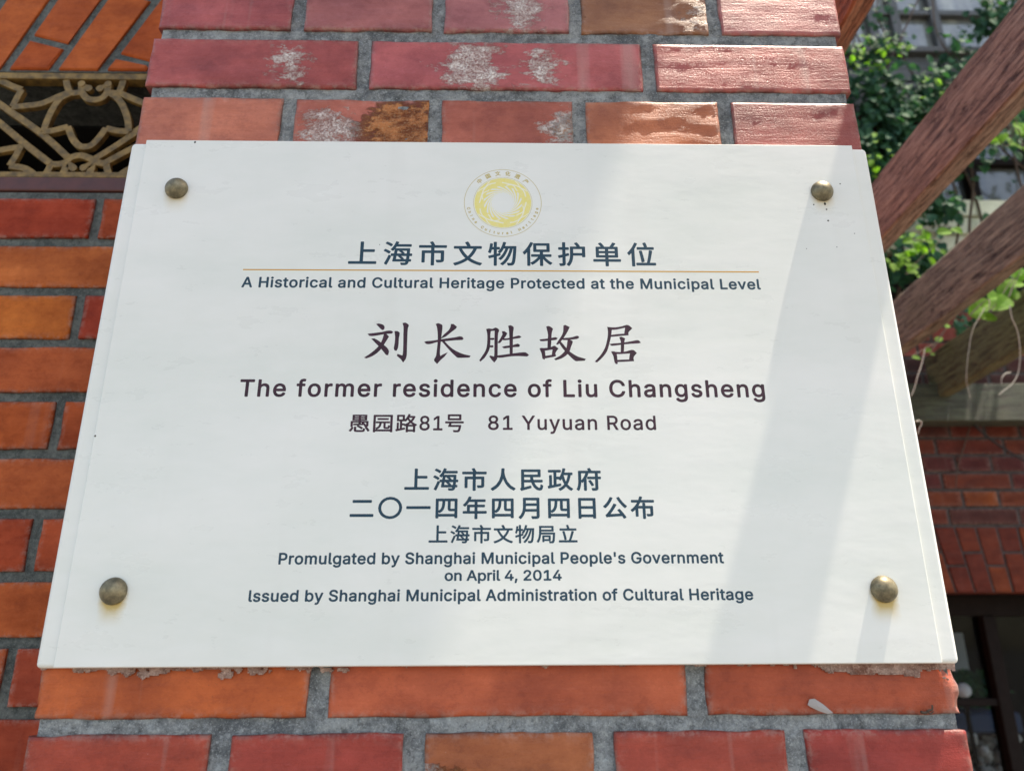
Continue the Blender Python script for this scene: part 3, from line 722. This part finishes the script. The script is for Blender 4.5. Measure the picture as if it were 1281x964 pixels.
VOFF = Vector((1.6, 2.1, 1.3))
bm = bmesh.new()
def cluster(cx, cz, rx, rz, n, Y=2.0, ry=.1, L=.045):
    for i in range(n):
        a = random.gauss(0, .5); b = random.gauss(0, .5)
        if cz+b*rz < 1.12: continue
        leaf_mesh(bm, Vector((cx+a*rx, Y+random.uniform(-ry, ry), cz+b*rz)), rv(.7)+Vector((0, -1, .5)), rv(.6)+Vector((0, 0, -1)), L*random.uniform(.6, 1.25), L*random.uniform(.5, .9))
def cpx(x, y, rx, ry_, n, Y=2.0, L=.045):
    p = at(x, y, Y); s = (Y-CAM.y)/FPX*1.2; cluster(p.x, p.z, rx*s, ry_*s*1.25, n, Y, .08, L)
cpx(1095, 115, 40, 30, 260); cpx(1120, 150, 45, 26, 300); cpx(1175, 112, 38, 26, 220); cpx(1085, 195, 25, 30, 160); cpx(1130, 185, 40, 25, 220)
cpx(1080, 66, 28, 8, 90, L=.035); cpx(1110, 62, 30, 8, 90, L=.035); cpx(1205, 95, 22, 22, 90); cpx(1195, 60, 25, 16, 40); cpx(1105, 15, 28, 14, 40, L=.03)
cpx(1240, 20, 26, 22, 160, 2.0); cpx(1275, 160, 18, 24, 60, 1.9); cpx(1180, 262, 30, 10, 60); cpx(1140, 325, 40, 26, 180, L=.04); cpx(1200, 345, 30, 25, 120)
cpx(1100, 255, 16, 30, 100); cpx(1215, 195, 25, 16, 40); cpx(1160, 250, 26, 14, 50); cpx(1232, 400, 36, 16, 40)
cluster(2.6, 2.2, .7, .8, 400); cluster(1.2, 2.0, .5, .9, 350)
o = child('foliage', bm, M_LEAF, vn, VOFF); tag(o, kind='stuff')
bm = bmesh.new()
cpx(1080, 64, 24, 6, 18, 1.88, .032); cpx(1112, 68, 26, 6, 16, 1.88, .032); cpx(1140, 315, 30, 16, 30, 1.85, .04); cpx(1240, 392, 26, 10, 30, 1.7, .035); cpx(1275, 165, 12, 16, 16, 1.8); cpx(1162, 112, 22, 14, 8, 1.9, .035); cpx(1095, 200, 16, 16, 16, 1.9, .035)
o = child('young_foliage', bm, M_LEAFB, vn, VOFF); tag(o, kind='stuff')
bm = bmesh.new()
for i in range(9):
    x = random.uniform(1.4, 2.4); p = Vector((x, 2.08, 1.25)); pts = [p]
    for k in range(6): p = p+Vector((random.uniform(-.16, .16), random.uniform(-.02, .02), random.uniform(.2, .3))); pts.append(p.copy())
    tube(bm, pts, .006)
o = child('stem', bm, M_STEM, vn, VOFF); tag(o, kind='stuff')
# sunlit sprays of young leaves: every large leaf is its own part
def spray(name_loc, label, specs, Y):
    p0 = at(*name_loc, Y); r = empty('leafy_vine_shoot', tuple(p0), label=label, cat='vine shoot', group='young vine shoots between the rafters')
    pts = []
    for (x, y, L, ang, dy) in specs:
        p = at(x, y, Y+dy); s = (Y-CAM.y)/FPX; bm = bmesh.new(); a = math.radians(ang)
        leaf_mesh(bm, p-p0, Vector((random.uniform(-.3, .3), -1, random.uniform(-.1, .7))), Vector((math.cos(a), random.uniform(-.3, .3), math.sin(a))), L*s, L*s*.72)
        obj('leaf', bm, M_LEAFB, r, loc=(0, 0, 0)); pts.append(p-p0)
    bm = bmesh.new(); tube(bm, [tuple(q) for q in pts[::max(1, len(pts)//5)]], .0018, 5); obj('stem', bm, M_STEM, r, loc=(0, 0, 0))
spray((1150, 290), 'shoot of rounded mid green leaves between the broad rafter and the brown rafter', [(1142, 300, 18, 200, 0), (1160, 301, 20, 95, .02), (1172, 292, 24, 10, 0), (1148, 288, 14, 60, .04), (1190, 285, 20, 300, .05), (1134, 340, 18, 20, 0), (1150, 335, 16, 150, .03)], 1.75)
spray((1262, 170), 'shoot of bright green leaves at the right edge under the broad rafter', [(1250, 176, 20, 190, 0), (1262, 182, 26, 10, .02), (1270, 160, 24, 40, 0), (1276, 170, 22, 80, .04), (1258, 150, 18, 120, .04), (1280, 185, 22, 340, 0), (1268, 140, 14, 90, .06)], 1.7)
spray((1250, 360), 'shoot of sunlit yellow green leaves above the lowest mossy rafter', [(1212, 395, 34, 35, 0), (1222, 388, 36, 30, .03), (1236, 374, 36, 28, 0), (1250, 372, 36, 40, .02), (1240, 388, 34, 25, -.03), (1256, 358, 34, 10, .04), (1268, 348, 32, 60, 0), (1275, 365, 30, 200, .02), (1262, 372, 34, 220, -.02), (1228, 398, 26, 10, .02), (1278, 335, 26, 250, 0)], 1.5)
spray((1190, 430), 'small sprig of pale leaves beside the end of the lowest rafter', [(1140, 446, 12, 330, 0), (1172, 428, 14, 60, .02), (1165, 436, 12, 200, .02), (1184, 410, 12, 60, 0), (1163, 443, 8, 0, 0)], 1.9)
# hanging dry tendrils
def strand(name, label, px, Y, r, mat, cat, group=None):
    p0 = at(*px[0], Y); bm = bmesh.new(); tube(bm, [tuple(at(x, y, Y)-p0) for x, y in px], r, 6)
    return tag(obj(name, bm, mat, loc=tuple(p0)), label, cat, group)
HG = 'dry tendrils hanging from the vine'
strand('dry_tendril', 'long pale dry tendril curving down in front of the lowest rafter at the right edge', [(1263, 382), (1266, 398), (1273, 415), (1276, 440), (1274, 465), (1266, 480), (1256, 488), (1249, 494)], 1.35, .0014, M_TENDRIL, 'tendril', HG)
strand('dry_tendril', 'thin grey tendril crossing the left part of the lowest mossy rafter', [(1232, 385), (1222, 402), (1216, 415), (1211, 445), (1209, 475), (1214, 498)], 1.35, .0009, M_TENDRIL, 'tendril', HG)
strand('dry_tendril', 'forked white tendril dangling beside the right edge of the plaque', [(1157, 436), (1153, 455), (1148, 470), (1144, 485), (1140, 495)], 1.2, .0016, M_TENDRIL, 'tendril', HG)
strand('dry_tendril', 'small white loop of tendril at the right edge of the plaque by the beam', [(1146, 527), (1150, 526), (1153, 529), (1150, 536), (1148, 543)], 1.0, .0014, M_TENDRIL, 'tendril', HG)
strand('dry_tendril', 'short white curl hanging in front of the beam at the right edge', [(1264, 466), (1258, 467), (1253, 473), (1253, 480)], 1.35, .0014, M_TENDRIL, 'tendril', HG)
strand('black_cable', 'black cable slanting down across the brick rear wall at right', [(1216, 528), (1235, 546), (1258, 562), (1282, 576), (1320, 592)], 2.09, .0048, M_CABLE, 'cable')
strand('vine_stem', 'bare brown stem growing over the bricks under the beam', [(1214, 530), (1207, 555), (1200, 575), (1197, 590), (1196, 610)], 2.12, .0030, M_STEM, 'stem')

# ------------------------------------------------------------------ plaque
pl = empty('heritage_plaque', (0, 0, 0), label='large white enamel heritage plaque with dark Chinese and English lettering fixed to the brick pier', cat='plaque')
HW, HT = .315, .4205
def rounded_plate(x0, x1, z0, z1, y0, y1, r):
    pts = []
    for cx, cz, a0 in ((x1-r, z1-r, 0), (x0+r, z1-r, 90)):
        for k in range(7): a = math.radians(a0+15*k); pts.append((cx+r*math.cos(a), cz+r*math.sin(a)))
    pts += [(x0, z0), (x1, z0)]
    bm = bmesh.new(); a = [bm.verts.new((x, y0, z)) for x, z in pts]; b = [bm.verts.new((x, y1, z)) for x, z in pts]
    bm.faces.new(a); bm.faces.new(b[::-1])
    for i in range(len(pts)): j = (i+1) % len(pts); bm.faces.new((a[i], b[i], b[j], a[j]))
    bmesh.ops.recalc_face_normals(bm, faces=bm.faces); return bm
bevel(obj('back_plate', rounded_plate(-HW, HW, 0, HT-.0012, 0, .0066, .004), M_PLATE, pl), .003, 5)
bevel(obj('face_plate', rounded_plate(-.3018, .3018, .0004, HT+.0004, -.0018, .0003, .0006), M_PLATE, pl), .0012, 3)
FY = -.0018
for i, (x, z, st) in enumerate(SCREWS):
    bm = bmesh.new(); R = .0094; prof = [(R*.97, 0), (R, -.0014), (R*.93, -.0034), (R*.78, -.0052), (R*.55, -.0067), (R*.28, -.0076)]
    if i == 3: prof = [(a, b*1.15) for a, b in prof]
    rings = [[bm.verts.new((a*math.cos(q), b, a*math.sin(q))) for q in [2*math.pi*k/32 for k in range(32)]] for a, b in prof]
    tip = bm.verts.new((0, prof[-1][1]-.0003, 0))
    for u, v_ in zip(rings, rings[1:]):
        for k in range(32): bm.faces.new((u[k], u[(k+1) % 32], v_[(k+1) % 32], v_[k]))
    for k in range(32): bm.faces.new((rings[-1][k], rings[-1][(k+1) % 32], tip))
    bmesh.ops.recalc_face_normals(bm, faces=bm.faces)
    smooth(obj('dome_screw', bm, M_BRASS, pl, loc=(x, FY, z), rot=(random.uniform(-.05, .05), random.random(), 0)))
# lettering
try: INTER = bpy.data.fonts.load(bpy.utils.system_resource('DATAFILES', path='fonts')+'/Inter.woff2')
except Exception: INTER = None
def text_mesh(body, bold, spacing=1.0, font=True):
    c = bpy.data.curves.new('text', 'FONT'); c.body = body; c.size = 1.0; c.space_character = spacing; c.resolution_u = 4
    if INTER and font: c.font = INTER
    o = bpy.data.objects.new('text', c); col.objects.link(o); dg = bpy.context.evaluated_depsgraph_get(); dg.update()
    cu = o.to_curve(dg); polys = []
    for sp in cu.splines:                   # sample the outlines and fill them by winding number
        bp = sp.bezier_points; P = []
        if len(bp):
            for k in range(len(bp)):
                a, b = bp[k], bp[(k+1) % len(bp)]; p0, p1, p2, p3 = a.co, a.handle_right, b.handle_left, b.co
                straight = abs((p1-p0).cross(p3-p0).z)+abs((p2-p0).cross(p3-p0).z) < 1e-6
                for q in ((0,) if straight else (0, .2, .4, .6, .8)):
                    u = 1-q; P.append((u*u*u*p0+3*u*u*q*p1+3*u*q*q*p2+q*q*q*p3).to_2d())
        else: P = [Vector(pt.co[:2]) for pt in sp.points]
        Q = [p for k, p in enumerate(P) if (p-P[k-1]).length > 1e-5]
        if len(Q) > 2: polys.append(Q)
    o.to_curve_clear(); bpy.data.objects.remove(o)
    info = [(min(p.x for p in Q), max(p.x for p in Q), min(p.y for p in Q), max(p.y for p in Q), Q) for Q in polys]
    V, F = [], []; done = [False]*len(info)
    for a in range(len(info)):              # glyph by glyph: outlines whose boxes overlap in x belong together
        if done[a]: continue
        grp = [a]; done[a] = True; lo, hi = info[a][:2]; again = True
        while again:
            again = False
            for b in range(len(info)):
                if not done[b] and info[b][0] <= hi and info[b][1] >= lo:
                    grp.append(b); done[b] = True; lo = min(lo, info[b][0]); hi = max(hi, info[b][1]); again = True
        pts, loops = [], []
        for g in grp:
            n0 = len(pts); Q = info[g][4]; pts += Q; loops.append(list(range(n0, n0+len(Q))))
        res = delaunay_2d_cdt(pts, [], loops, 1, 1e-5)
        vo, fo = res[0], res[2]; base = len(V); V += [(p.x, p.y, 0) for p in vo]
        for tri in fo:
            cx = sum(vo[t].x for t in tri)/len(tri); cy = sum(vo[t].y for t in tri)/len(tri); wn_ = 0
            for g in grp:
                x0, x1, y0, y1, Q = info[g]
                if not (x0 <= cx <= x1 and y0 <= cy <= y1): continue
                for k in range(len(Q)):
                    p, q = Q[k-1], Q[k]
                    if (p.y <= cy) != (q.y <= cy):
                        if (p.x+(cy-p.y)/(q.y-p.y)*(q.x-p.x)) > cx: wn_ += 1 if q.y > p.y else -1
            if wn_: F.append([base+t for t in tri])
    me = pydata('lettering', V, F)
    if bold <= 0: return me
    bmx = bmesh.new()                       # heavier strokes: the same outline printed eight times, a hair apart
    for k in range(8):
        a = math.pi/4*k; m2 = me.copy(); m2.transform(Matrix.Translation((bold*math.cos(a), bold*math.sin(a), .0006*k))); bmx.from_mesh(m2); bpy.data.meshes.remove(m2)
    bmx.to_mesh(me); bmx.free(); return me
def bb(me, ids=None):
    xs_ = [v.co.x for v in me.vertices]; ys_ = [v.co.y for v in me.vertices]; return min(xs_), max(xs_), min(ys_), max(ys_)
CAPM = bb(text_mesh('H', 0.0))
def put_text(body, xl, xr, yt, yb, mat, bold=.012, spacing=1.0, cjk=False, slant=0.0):
    """xl, xr: ends of the line; yt, yb: cap top and baseline at the line's left end (photo pixels on the plate)"""
    me = text_mesh(body, bold, spacing, not cjk); x0, x1, y0, y1 = bb(me)
    a = at(xl, yb, FY); b = at(xr, yb, FY); t = at((xl+xr)/2, yt, FY); base = at((xl+xr)/2, yb, FY).z
    if not cjk: y0, y1 = CAPM[2]-bold, CAPM[3]+bold
    sx = (b.x-a.x)/(x1-x0); sz = (t.z-base)/(y1-y0)
    for v in me.vertices:
        X, Y, Z = v.co; v.co = (a.x+(X-x0)*sx+slant*(Y-y0)*sz, -Z*.003-.000004, base+(Y-y0)*sz)
    o = obj('lettering', me, mat, pl, loc=(0, FY-.000006, 0)); return o
def row(y1, y2, x1, x2): pass
put_text('上海市文物保护单位', 435, 821, 302.3, 332.6, M_TEAL, .018, 1.33, True)
put_text('A Historical and Cultural Heritage Protected at the Municipal Level', 301.5, 952, 347.6, 360.8, M_TEAL, .021, 1.06)
put_text('The former residence of Liu Changsheng', 298.5, 957.5, 474.8, 496.5, M_PLUM, .017, 1.10)
put_text('愚园路', 436, 521.5, 517.5, 540.5, M_PLUM, .018, 1.1, True)
put_text('81', 524.5, 553.5, 520, 538.2, M_PLUM, .012, 1.04)
put_text('号', 556.5, 580, 518, 540.5, M_PLUM, .018, 1.0, True)
put_text('81 Yuyuan Road', 610.5, 821, 519.6, 537.6, M_PLUM, .013, 1.08)
put_text('上海市人民政府', 505.5, 752.5, 585, 613.8, M_TEAL, .022, 1.20, True)
put_text('二〇一四年四月四日公布', 437, 819.6, 620.5, 649, M_TEAL, .022, 1.22, True)
put_text('上海市文物局立', 536, 722.7, 656, 679.3, M_TEAL, .020, 1.15, True)
put_text("Promulgated by Shanghai Municipal People's Government", 348, 906, 690.3, 705, M_TEAL, .021, 1.04)
put_text('on April 4, 2014', 556, 703, 712.5, 726, M_TEAL, .021, 1.0)
put_text('lssued by Shanghai Municipal Administration of Cultural Heritage', 310.5, 943, 736.5, 751.3, M_TEAL, .021, 1.04)
a = at(304, 337, FY); b = at(949, 338, FY)
obj('gold_rule', boxes(((a.x, FY-.00002, a.z-.0007), (b.x, FY, a.z+.0004))), M_GOLD, pl)
CALLI = [(450, [
 [(312,150),(345,148),(400,160),(435,175),(455,210),(440,250),(415,252),(370,210)],
 [(150,338),(215,330),(400,308),(500,285),(560,280),(590,286),(615,302),(590,322),(480,328),(360,350),(230,368),(175,358)],
 [(455,335),(490,340),(535,385),(500,440),(450,520),(400,600),(320,680),(230,740),(120,782),(85,778),(170,725),(280,640),(360,560),(410,480),(440,400)],
 [(220,418),(270,425),(350,470),(410,520),(480,575),(520,620),(535,670),(520,725),(495,720),(440,650),(370,570),(290,490)],
 [(652,285),(690,288),(735,318),(720,400),(712,520),(700,600),(678,642),(655,635),(640,600),(658,500),(665,380)],
 [(802,135),(840,132),(880,150),(905,180),(885,230),(875,400),(868,600),(865,720),(845,800),(805,858),(770,800),(695,735),(700,712),(790,742),(808,700),(815,560),(818,350),(820,200)]]),
 (522, [
 [(630,155),(670,158),(728,205),(715,228),(620,300),(520,380),(430,425),(500,350),(590,270),(625,200)],
 [(135,485),(180,475),(300,465),(480,435),(700,405),(780,388),(830,395),(852,425),(835,440),(700,445),(500,465),(360,480),(280,505),(210,518),(160,508)],
 [(350,152),(385,143),(430,158),(460,185),(450,300),(435,420),(420,560),(412,700),(425,752),(480,720),(560,680),(500,750),(430,810),(365,885),(320,830),(330,790),(358,735),(375,600),(388,450),(385,300),(370,200)],
 [(440,455),(490,465),(560,540),(640,610),(720,660),(820,705),(900,728),(985,745),(970,762),(880,768),(760,770),(720,745),(640,670),(550,570),(480,490)]]),
 (596, [
 [(190,262),(262,275),(250,350),(250,480),(238,600),(200,690),(140,780),(70,842),(58,830),(120,740),(170,660),(200,570),(210,450),(208,330)],
 [(185,250),(230,240),(300,250),(350,225),(390,240),(415,270),(395,320),(388,450),(385,700),(375,800),(330,858),(290,810),(245,748),(260,742),(330,762),(340,700),(342,450),(345,290),(330,268),(250,278),(200,280)],
 [(250,418),(320,415),(328,430),(310,440),(255,438)], [(245,555),(305,552),(310,572),(290,580),(240,575)],
 [(478,290),(520,292),(565,325),(540,370),(490,430),(430,500),(400,502),(440,440),(485,360),(490,330)],
 [(480,425),(560,425),(680,400),(790,370),(828,390),(800,405),(690,420),(580,440),(500,445)],
 [(480,580),(540,565),(680,548),(770,522),(802,545),(790,568),(690,572),(580,588),(510,595)],
 [(595,190),(630,180),(685,215),(672,300),(668,500),(665,710),(625,720),(622,500),(615,300),(605,220)],
 [(385,742),(520,725),(700,700),(880,682),(930,695),(968,730),(940,745),(800,738),(650,742),(520,760),(430,770),(385,765)]]),
 (668, [
 [(235,200),(265,195),(310,212),(345,240),(325,300),(315,400),(305,580),(258,600),(262,450),(268,350),(250,260)],
 [(105,445),(160,437),(280,425),(400,402),(432,415),(410,438),(300,448),(180,462),(120,460)],
 [(110,605),(150,600),(190,630),(205,750),(190,808),(165,790),(150,700),(125,640)],
 [(150,605),(260,600),(350,572),(385,562),(445,605),(400,665),(390,710),(410,740),(335,735),(342,690),(352,625),(330,618),(200,640),(180,640)],
 [(195,752),(330,730),(405,728),(395,745),(310,762),(200,782)],
 [(555,180),(580,175),(655,210),(620,280),(560,380),(500,460),(440,528),(418,528),(460,460),(520,370),(550,290)],
 [(540,420),(640,412),(720,400),(790,378),(820,382),(832,400),(800,420),(700,432),(600,442),(530,440)],
 [(630,430),(700,465),(710,490),(680,570),(650,660),(590,730),(500,785),(400,815),(380,805),(480,750),(560,680),(610,600),(625,500)],
 [(465,490),(495,485),(560,560),(640,650),(720,710),(820,765),(960,805),(940,822),(820,830),(770,828),(700,770),(620,690),(540,600)]]),
 (738, [
 [(320,210),(380,218),(480,220),(600,200),(680,175),(730,190),(778,230),(730,275),(705,310),(712,350),(640,350),(650,290),(660,225),(640,215),(500,245),(400,252),(340,240)],
 [(385,362),(520,345),(700,335),(712,352),(560,365),(385,382)],
 [(330,225),(400,250),(390,330),(375,420),(345,540),(310,650),(240,750),(130,855),(95,855),(190,750),(260,650),(305,540),(335,400),(342,300)],
 [(365,528),(440,518),(580,508),(760,480),(870,458),(910,468),(938,495),(900,502),(760,510),(600,525),(450,545),(400,545)],
 [(552,398),(580,392),(645,420),(630,480),(625,600),(620,680),(580,680),(582,560),(580,470)],
 [(400,662),(440,665),(485,690),(500,800),(508,885),(490,888),(462,850),(445,750),(420,700)],
 [(440,672),(560,680),(680,665),(770,638),(820,648),(862,688),(815,740),(800,790),(815,830),(730,830),(740,760),(745,690),(600,698),(480,700)],
 [(495,825),(640,818),(815,815),(812,832),(650,842),(500,848)]])]
for ox, strokes in CALLI:
    pts2, loops, polys = [], [], []
    for pts in strokes:
        vs = []; n = len(pts)
        for i in range(n):
            p0, p1, p2, p3 = (Vector(pts[(i+k) % n]) for k in (-1, 0, 1, 2))
            sharp = (p1-p0).normalized().dot((p2-p1).normalized()) < .35 or (p2-p1).normalized().dot((p3-p2).normalized()) < .35
            for t in ((0,) if sharp else (0, .5)):
                q = p1 if t == 0 else .5*((2*p1)+(p2-p0)*t+(2*p0-5*p1+4*p2-p3)*t*t+(3*p1-p0-3*p2+p3)*t**3)
                w_ = at(ox+q.x/14.83, 395+q.y/14.83, FY); vs.append(Vector((w_.x, w_.z)))
        area = sum(vs[k-1].x*vs[k].y-vs[k].x*vs[k-1].y for k in range(len(vs)))
        if area < 0: vs.reverse()
        out = []
        for k in range(len(vs)):                         # swell the stroke a little, as the brush lettering is heavy
            d = (vs[(k+1) % len(vs)]-vs[k-1]).normalized(); out.append(vs[k]+Vector((d.y, -d.x))*.00036)
        loops.append(list(range(len(pts2), len(pts2)+len(out)))); pts2 += out; polys.append(out)
    res = delaunay_2d_cdt(pts2, [], loops, 1, 1e-6); vo, F = res[0], []
    for tri in res[2]:
        cx = sum(vo[t].x for t in tri)/3; cy = sum(vo[t].y for t in tri)/3; wn_ = 0
        for Q in polys:
            for k in range(len(Q)):
                p, q = Q[k-1], Q[k]
                if (p.y <= cy) != (q.y <= cy) and (p.x+(cy-p.y)/(q.y-p.y)*(q.x-p.x)) > cx: wn_ += 1 if q.y > p.y else -1
        if wn_: F.append(tuple(tri))
    obj('lettering', pydata('lettering', [(p.x, -.00001, p.y) for p in vo], F), M_PLUM, pl, loc=(0, FY, 0))
# round emblem: thin ring, arc lettering, swirling sun
ec = at(629, 253.5, FY); ER = .0322
em = obj('emblem', boxes(((0, -.00004, 0), (.0001, 0, .0001))), M_YEL2, pl, loc=(ec.x, FY, ec.z))
def ringmesh(r0, r1, y, n=96, f0=None, f1=None):
    v, f = [], []
    for k in range(n):
        a = 2*math.pi*k/n; A = r0 if not f0 else f0(a); B = r1 if not f1 else f1(a)
        v += [(A*math.cos(a), y, A*math.sin(a)), (B*math.cos(a), y, B*math.sin(a))]
    for k in range(n): j = (k+1) % n; f.append((2*k, 2*k+1, 2*j+1, 2*j))
    return pydata('ring', v, f)
obj('outer_ring', ringmesh(ER-.00045, ER, -.000008), M_YEL2, em, loc=(0, 0, 0))
obj('outer_ring', ringmesh(.0242, .0245, -.000008), M_YEL2, em, loc=(0, 0, 0))
obj('sun_disc', ringmesh(.0160, .0236, -.000008, 120), M_YEL, em, loc=(0, 0, 0))
bm = bmesh.new()
for k in range(16):                         # curved teeth of the inner swirl
    L = []; Rr = []
    for s in range(7):
        t = s/6; r = .0163-.0072*t; a = 2*math.pi*k/16-.9*t*t-.35*t; wd = .21*(1-t)**.7
        L.append(bm.verts.new((r*math.cos(a+wd), -.000010, r*math.sin(a+wd)))); Rr.append(bm.verts.new((r*math.cos(a-wd*.25), -.000010, r*math.sin(a-wd*.25))))
    for s in range(6): bm.faces.new((L[s], L[s+1], Rr[s+1], Rr[s]))
obj('swirl', bm, M_YEL, em, loc=(0, 0, 0))
bm = bmesh.new()
for k in range(4):                          # four long-necked flying birds as pale lines on the disc
    a0 = math.pi/2*k+.3
    for dr, a1, a2, wd in ((0, 0, 1.3, .0009), (.0021, .2, .8, .0007), (-.0021, .45, 1.1, .0008)):
        pts = []
        for s in range(9):
            t = s/8; a = a0+a1+(a2-a1)*t; r = .0198+dr+.0011*math.sin(t*6+dr*900); pts.append(Vector((r*math.cos(a), 0, r*math.sin(a))))
        for p, q in zip(pts, pts[1:]):
            d = (q-p).normalized(); nn = Vector((-d.z, 0, d.x))*wd*.5
            y = Vector((0, -.000014-abs(dr)*.001, 0)); bm.faces.new([bm.verts.new(x+y) for x in (p+nn, q+nn, q-nn, p-nn)])
obj('bird_lines', bm, simple('pale_emblem_line', (.82, .81, .70), .4), em, loc=(0, 0, 0))
def arc_text(chars, r, a0, a1, size, inward, mat):
    n = len(chars)
    bmx = bmesh.new()
    for i, ch in enumerate(chars):
        if ch == ' ': continue
        a = math.radians(a0+(a1-a0)*(i+.5)/n); me = text_mesh(ch, .04, 1.0, ord(ch) < 256); x0, x1, y0, y1 = bb(me)
        rot = a-math.pi/2 if not inward else a+math.pi/2
        for v in me.vertices:
            X, Y, Z = v.co; X = (X-(x0+x1)/2)*size; Y = (Y-.36)*size
            v.co = (r*math.cos(a)+X*math.cos(rot)-Y*math.sin(rot), -.000010-Z*.001, r*math.sin(a)+X*math.sin(rot)+Y*math.cos(rot))
        bmx.from_mesh(me)
    obj('lettering', bmx, mat, em, loc=(0, 0, 0))
arc_text('中国文化遗产', .0283, 142, 38, .0046, False, M_YEL2)
arc_text('China Cultural Heritage', .0283, 188, 352, .0046, True, M_YEL2)
# dirt specks and small runs on the plate
bm = bmesh.new()
for (x, y, r) in ((1018, 256, 1.1), (1032, 255, 2.0), (1034, 262, 1.3), (1036, 276, 1.4), (1051, 230, 1.1), (1069, 292, .8), (1009, 311, .7), (1047, 309, .8), (244, 178, 1.6), (119, 545, 1.3), (475, 306, .7)):
    p = at(x, y, FY); q = random.random()
    bmesh.ops.create_icosphere(bm, subdivisions=1, radius=r/1600, matrix=Matrix.Translation(p) @ Matrix.Diagonal((.8+.4*q, .35, 1.2-.4*q, 1)))
tag(obj('dirt_specks', bm, M_SPECK, pl), kind='stuff')
# thin ragged skin of mortar left on the bricks just under the plate
nxr, nzr = 700, 16; V = []; F = []; Hh = []
for jq in range(nzr+1):
    for iq in range(nxr+1):
        x = -.314+.628*iq/nxr; d = .016*jq/nzr; z = .0012-d
        dens = .55*math.exp(-((x+.26)/.07)**2)+.35*math.exp(-((x+.17)/.05)**2)+.95/(1+math.exp(-(x-.215)/.015))+.35*math.exp(-((x-.155)/.02)**2)+.14
        nz_ = noise.noise(Vector((x*55, 2, z*130)))+.6*noise.noise(Vector((x*190, 4, z*260)))+.4*noise.noise(Vector((x*600, 6, z*700)))
        h = dens*1.15-d/.0075+nz_*.9; Hh.append(h); V.append((x, PY-.0003-.0011*max(0, min(1, h))+.0003*nz_, z))
for jq in range(nzr):
    for iq in range(nxr):
        a = jq*(nxr+1)+iq; q = (a, a+nxr+1, a+nxr+2, a+1)
        if sum(Hh[t] for t in q)/4 > .32: F.append(q)
o = obj('mortar_residue', pydata('mortar_residue', V, F), M_RES); sm = o.modifiers.new('thick', 'SOLIDIFY'); sm.thickness = .0012; sm.offset = 1
tag(o, 'thin ragged crust of pale mortar on the bricks right under the plaque edge', 'mortar residue', kind='stuff')
# scrap of paper and twig on the brick
pts = [(1011, 874), (1017, 873), (1028, 880), (1041, 891), (1034, 892), (1022, 888), (1014, 884), (1009, 881)]
bm = bmesh.new(); vs = [bm.verts.new(Vector((at(x, y, PY).x, PY-.0016-random.uniform(0, .0007), at(x, y, PY).z))) for x, y in pts]; c0 = bm.verts.new(sum((v.co for v in vs), Vector())/len(vs)-Vector((0, .001, 0)))
for i in range(len(vs)): bm.faces.new((vs[i], vs[(i+1) % len(vs)], c0))
o = obj('paper_scrap', bm, M_PAPER); sm = o.modifiers.new('s', 'SOLIDIFY'); sm.thickness = .0002; tag(o, 'torn white paper scrap stuck on the brick below the plaque at right', 'paper scrap')
p0 = at(1160, 888, PY-.002); bm = bmesh.new()
tube(bm, [tuple(at(x, y, PY-.002)-p0) for x, y in ((1152, 890), (1158, 891), (1162, 888), (1166, 887), (1166, 881))], .0011, 5)
tube(bm, [tuple(at(x, y, PY-.0025)-p0) for x, y in ((1160, 889), (1164, 892), (1168, 889))], .0007, 5)
tag(obj('dry_twig', bm, M_STEM, loc=tuple(p0)), 'tiny dark crooked twig on the brick below the right end of the plaque', 'twig')
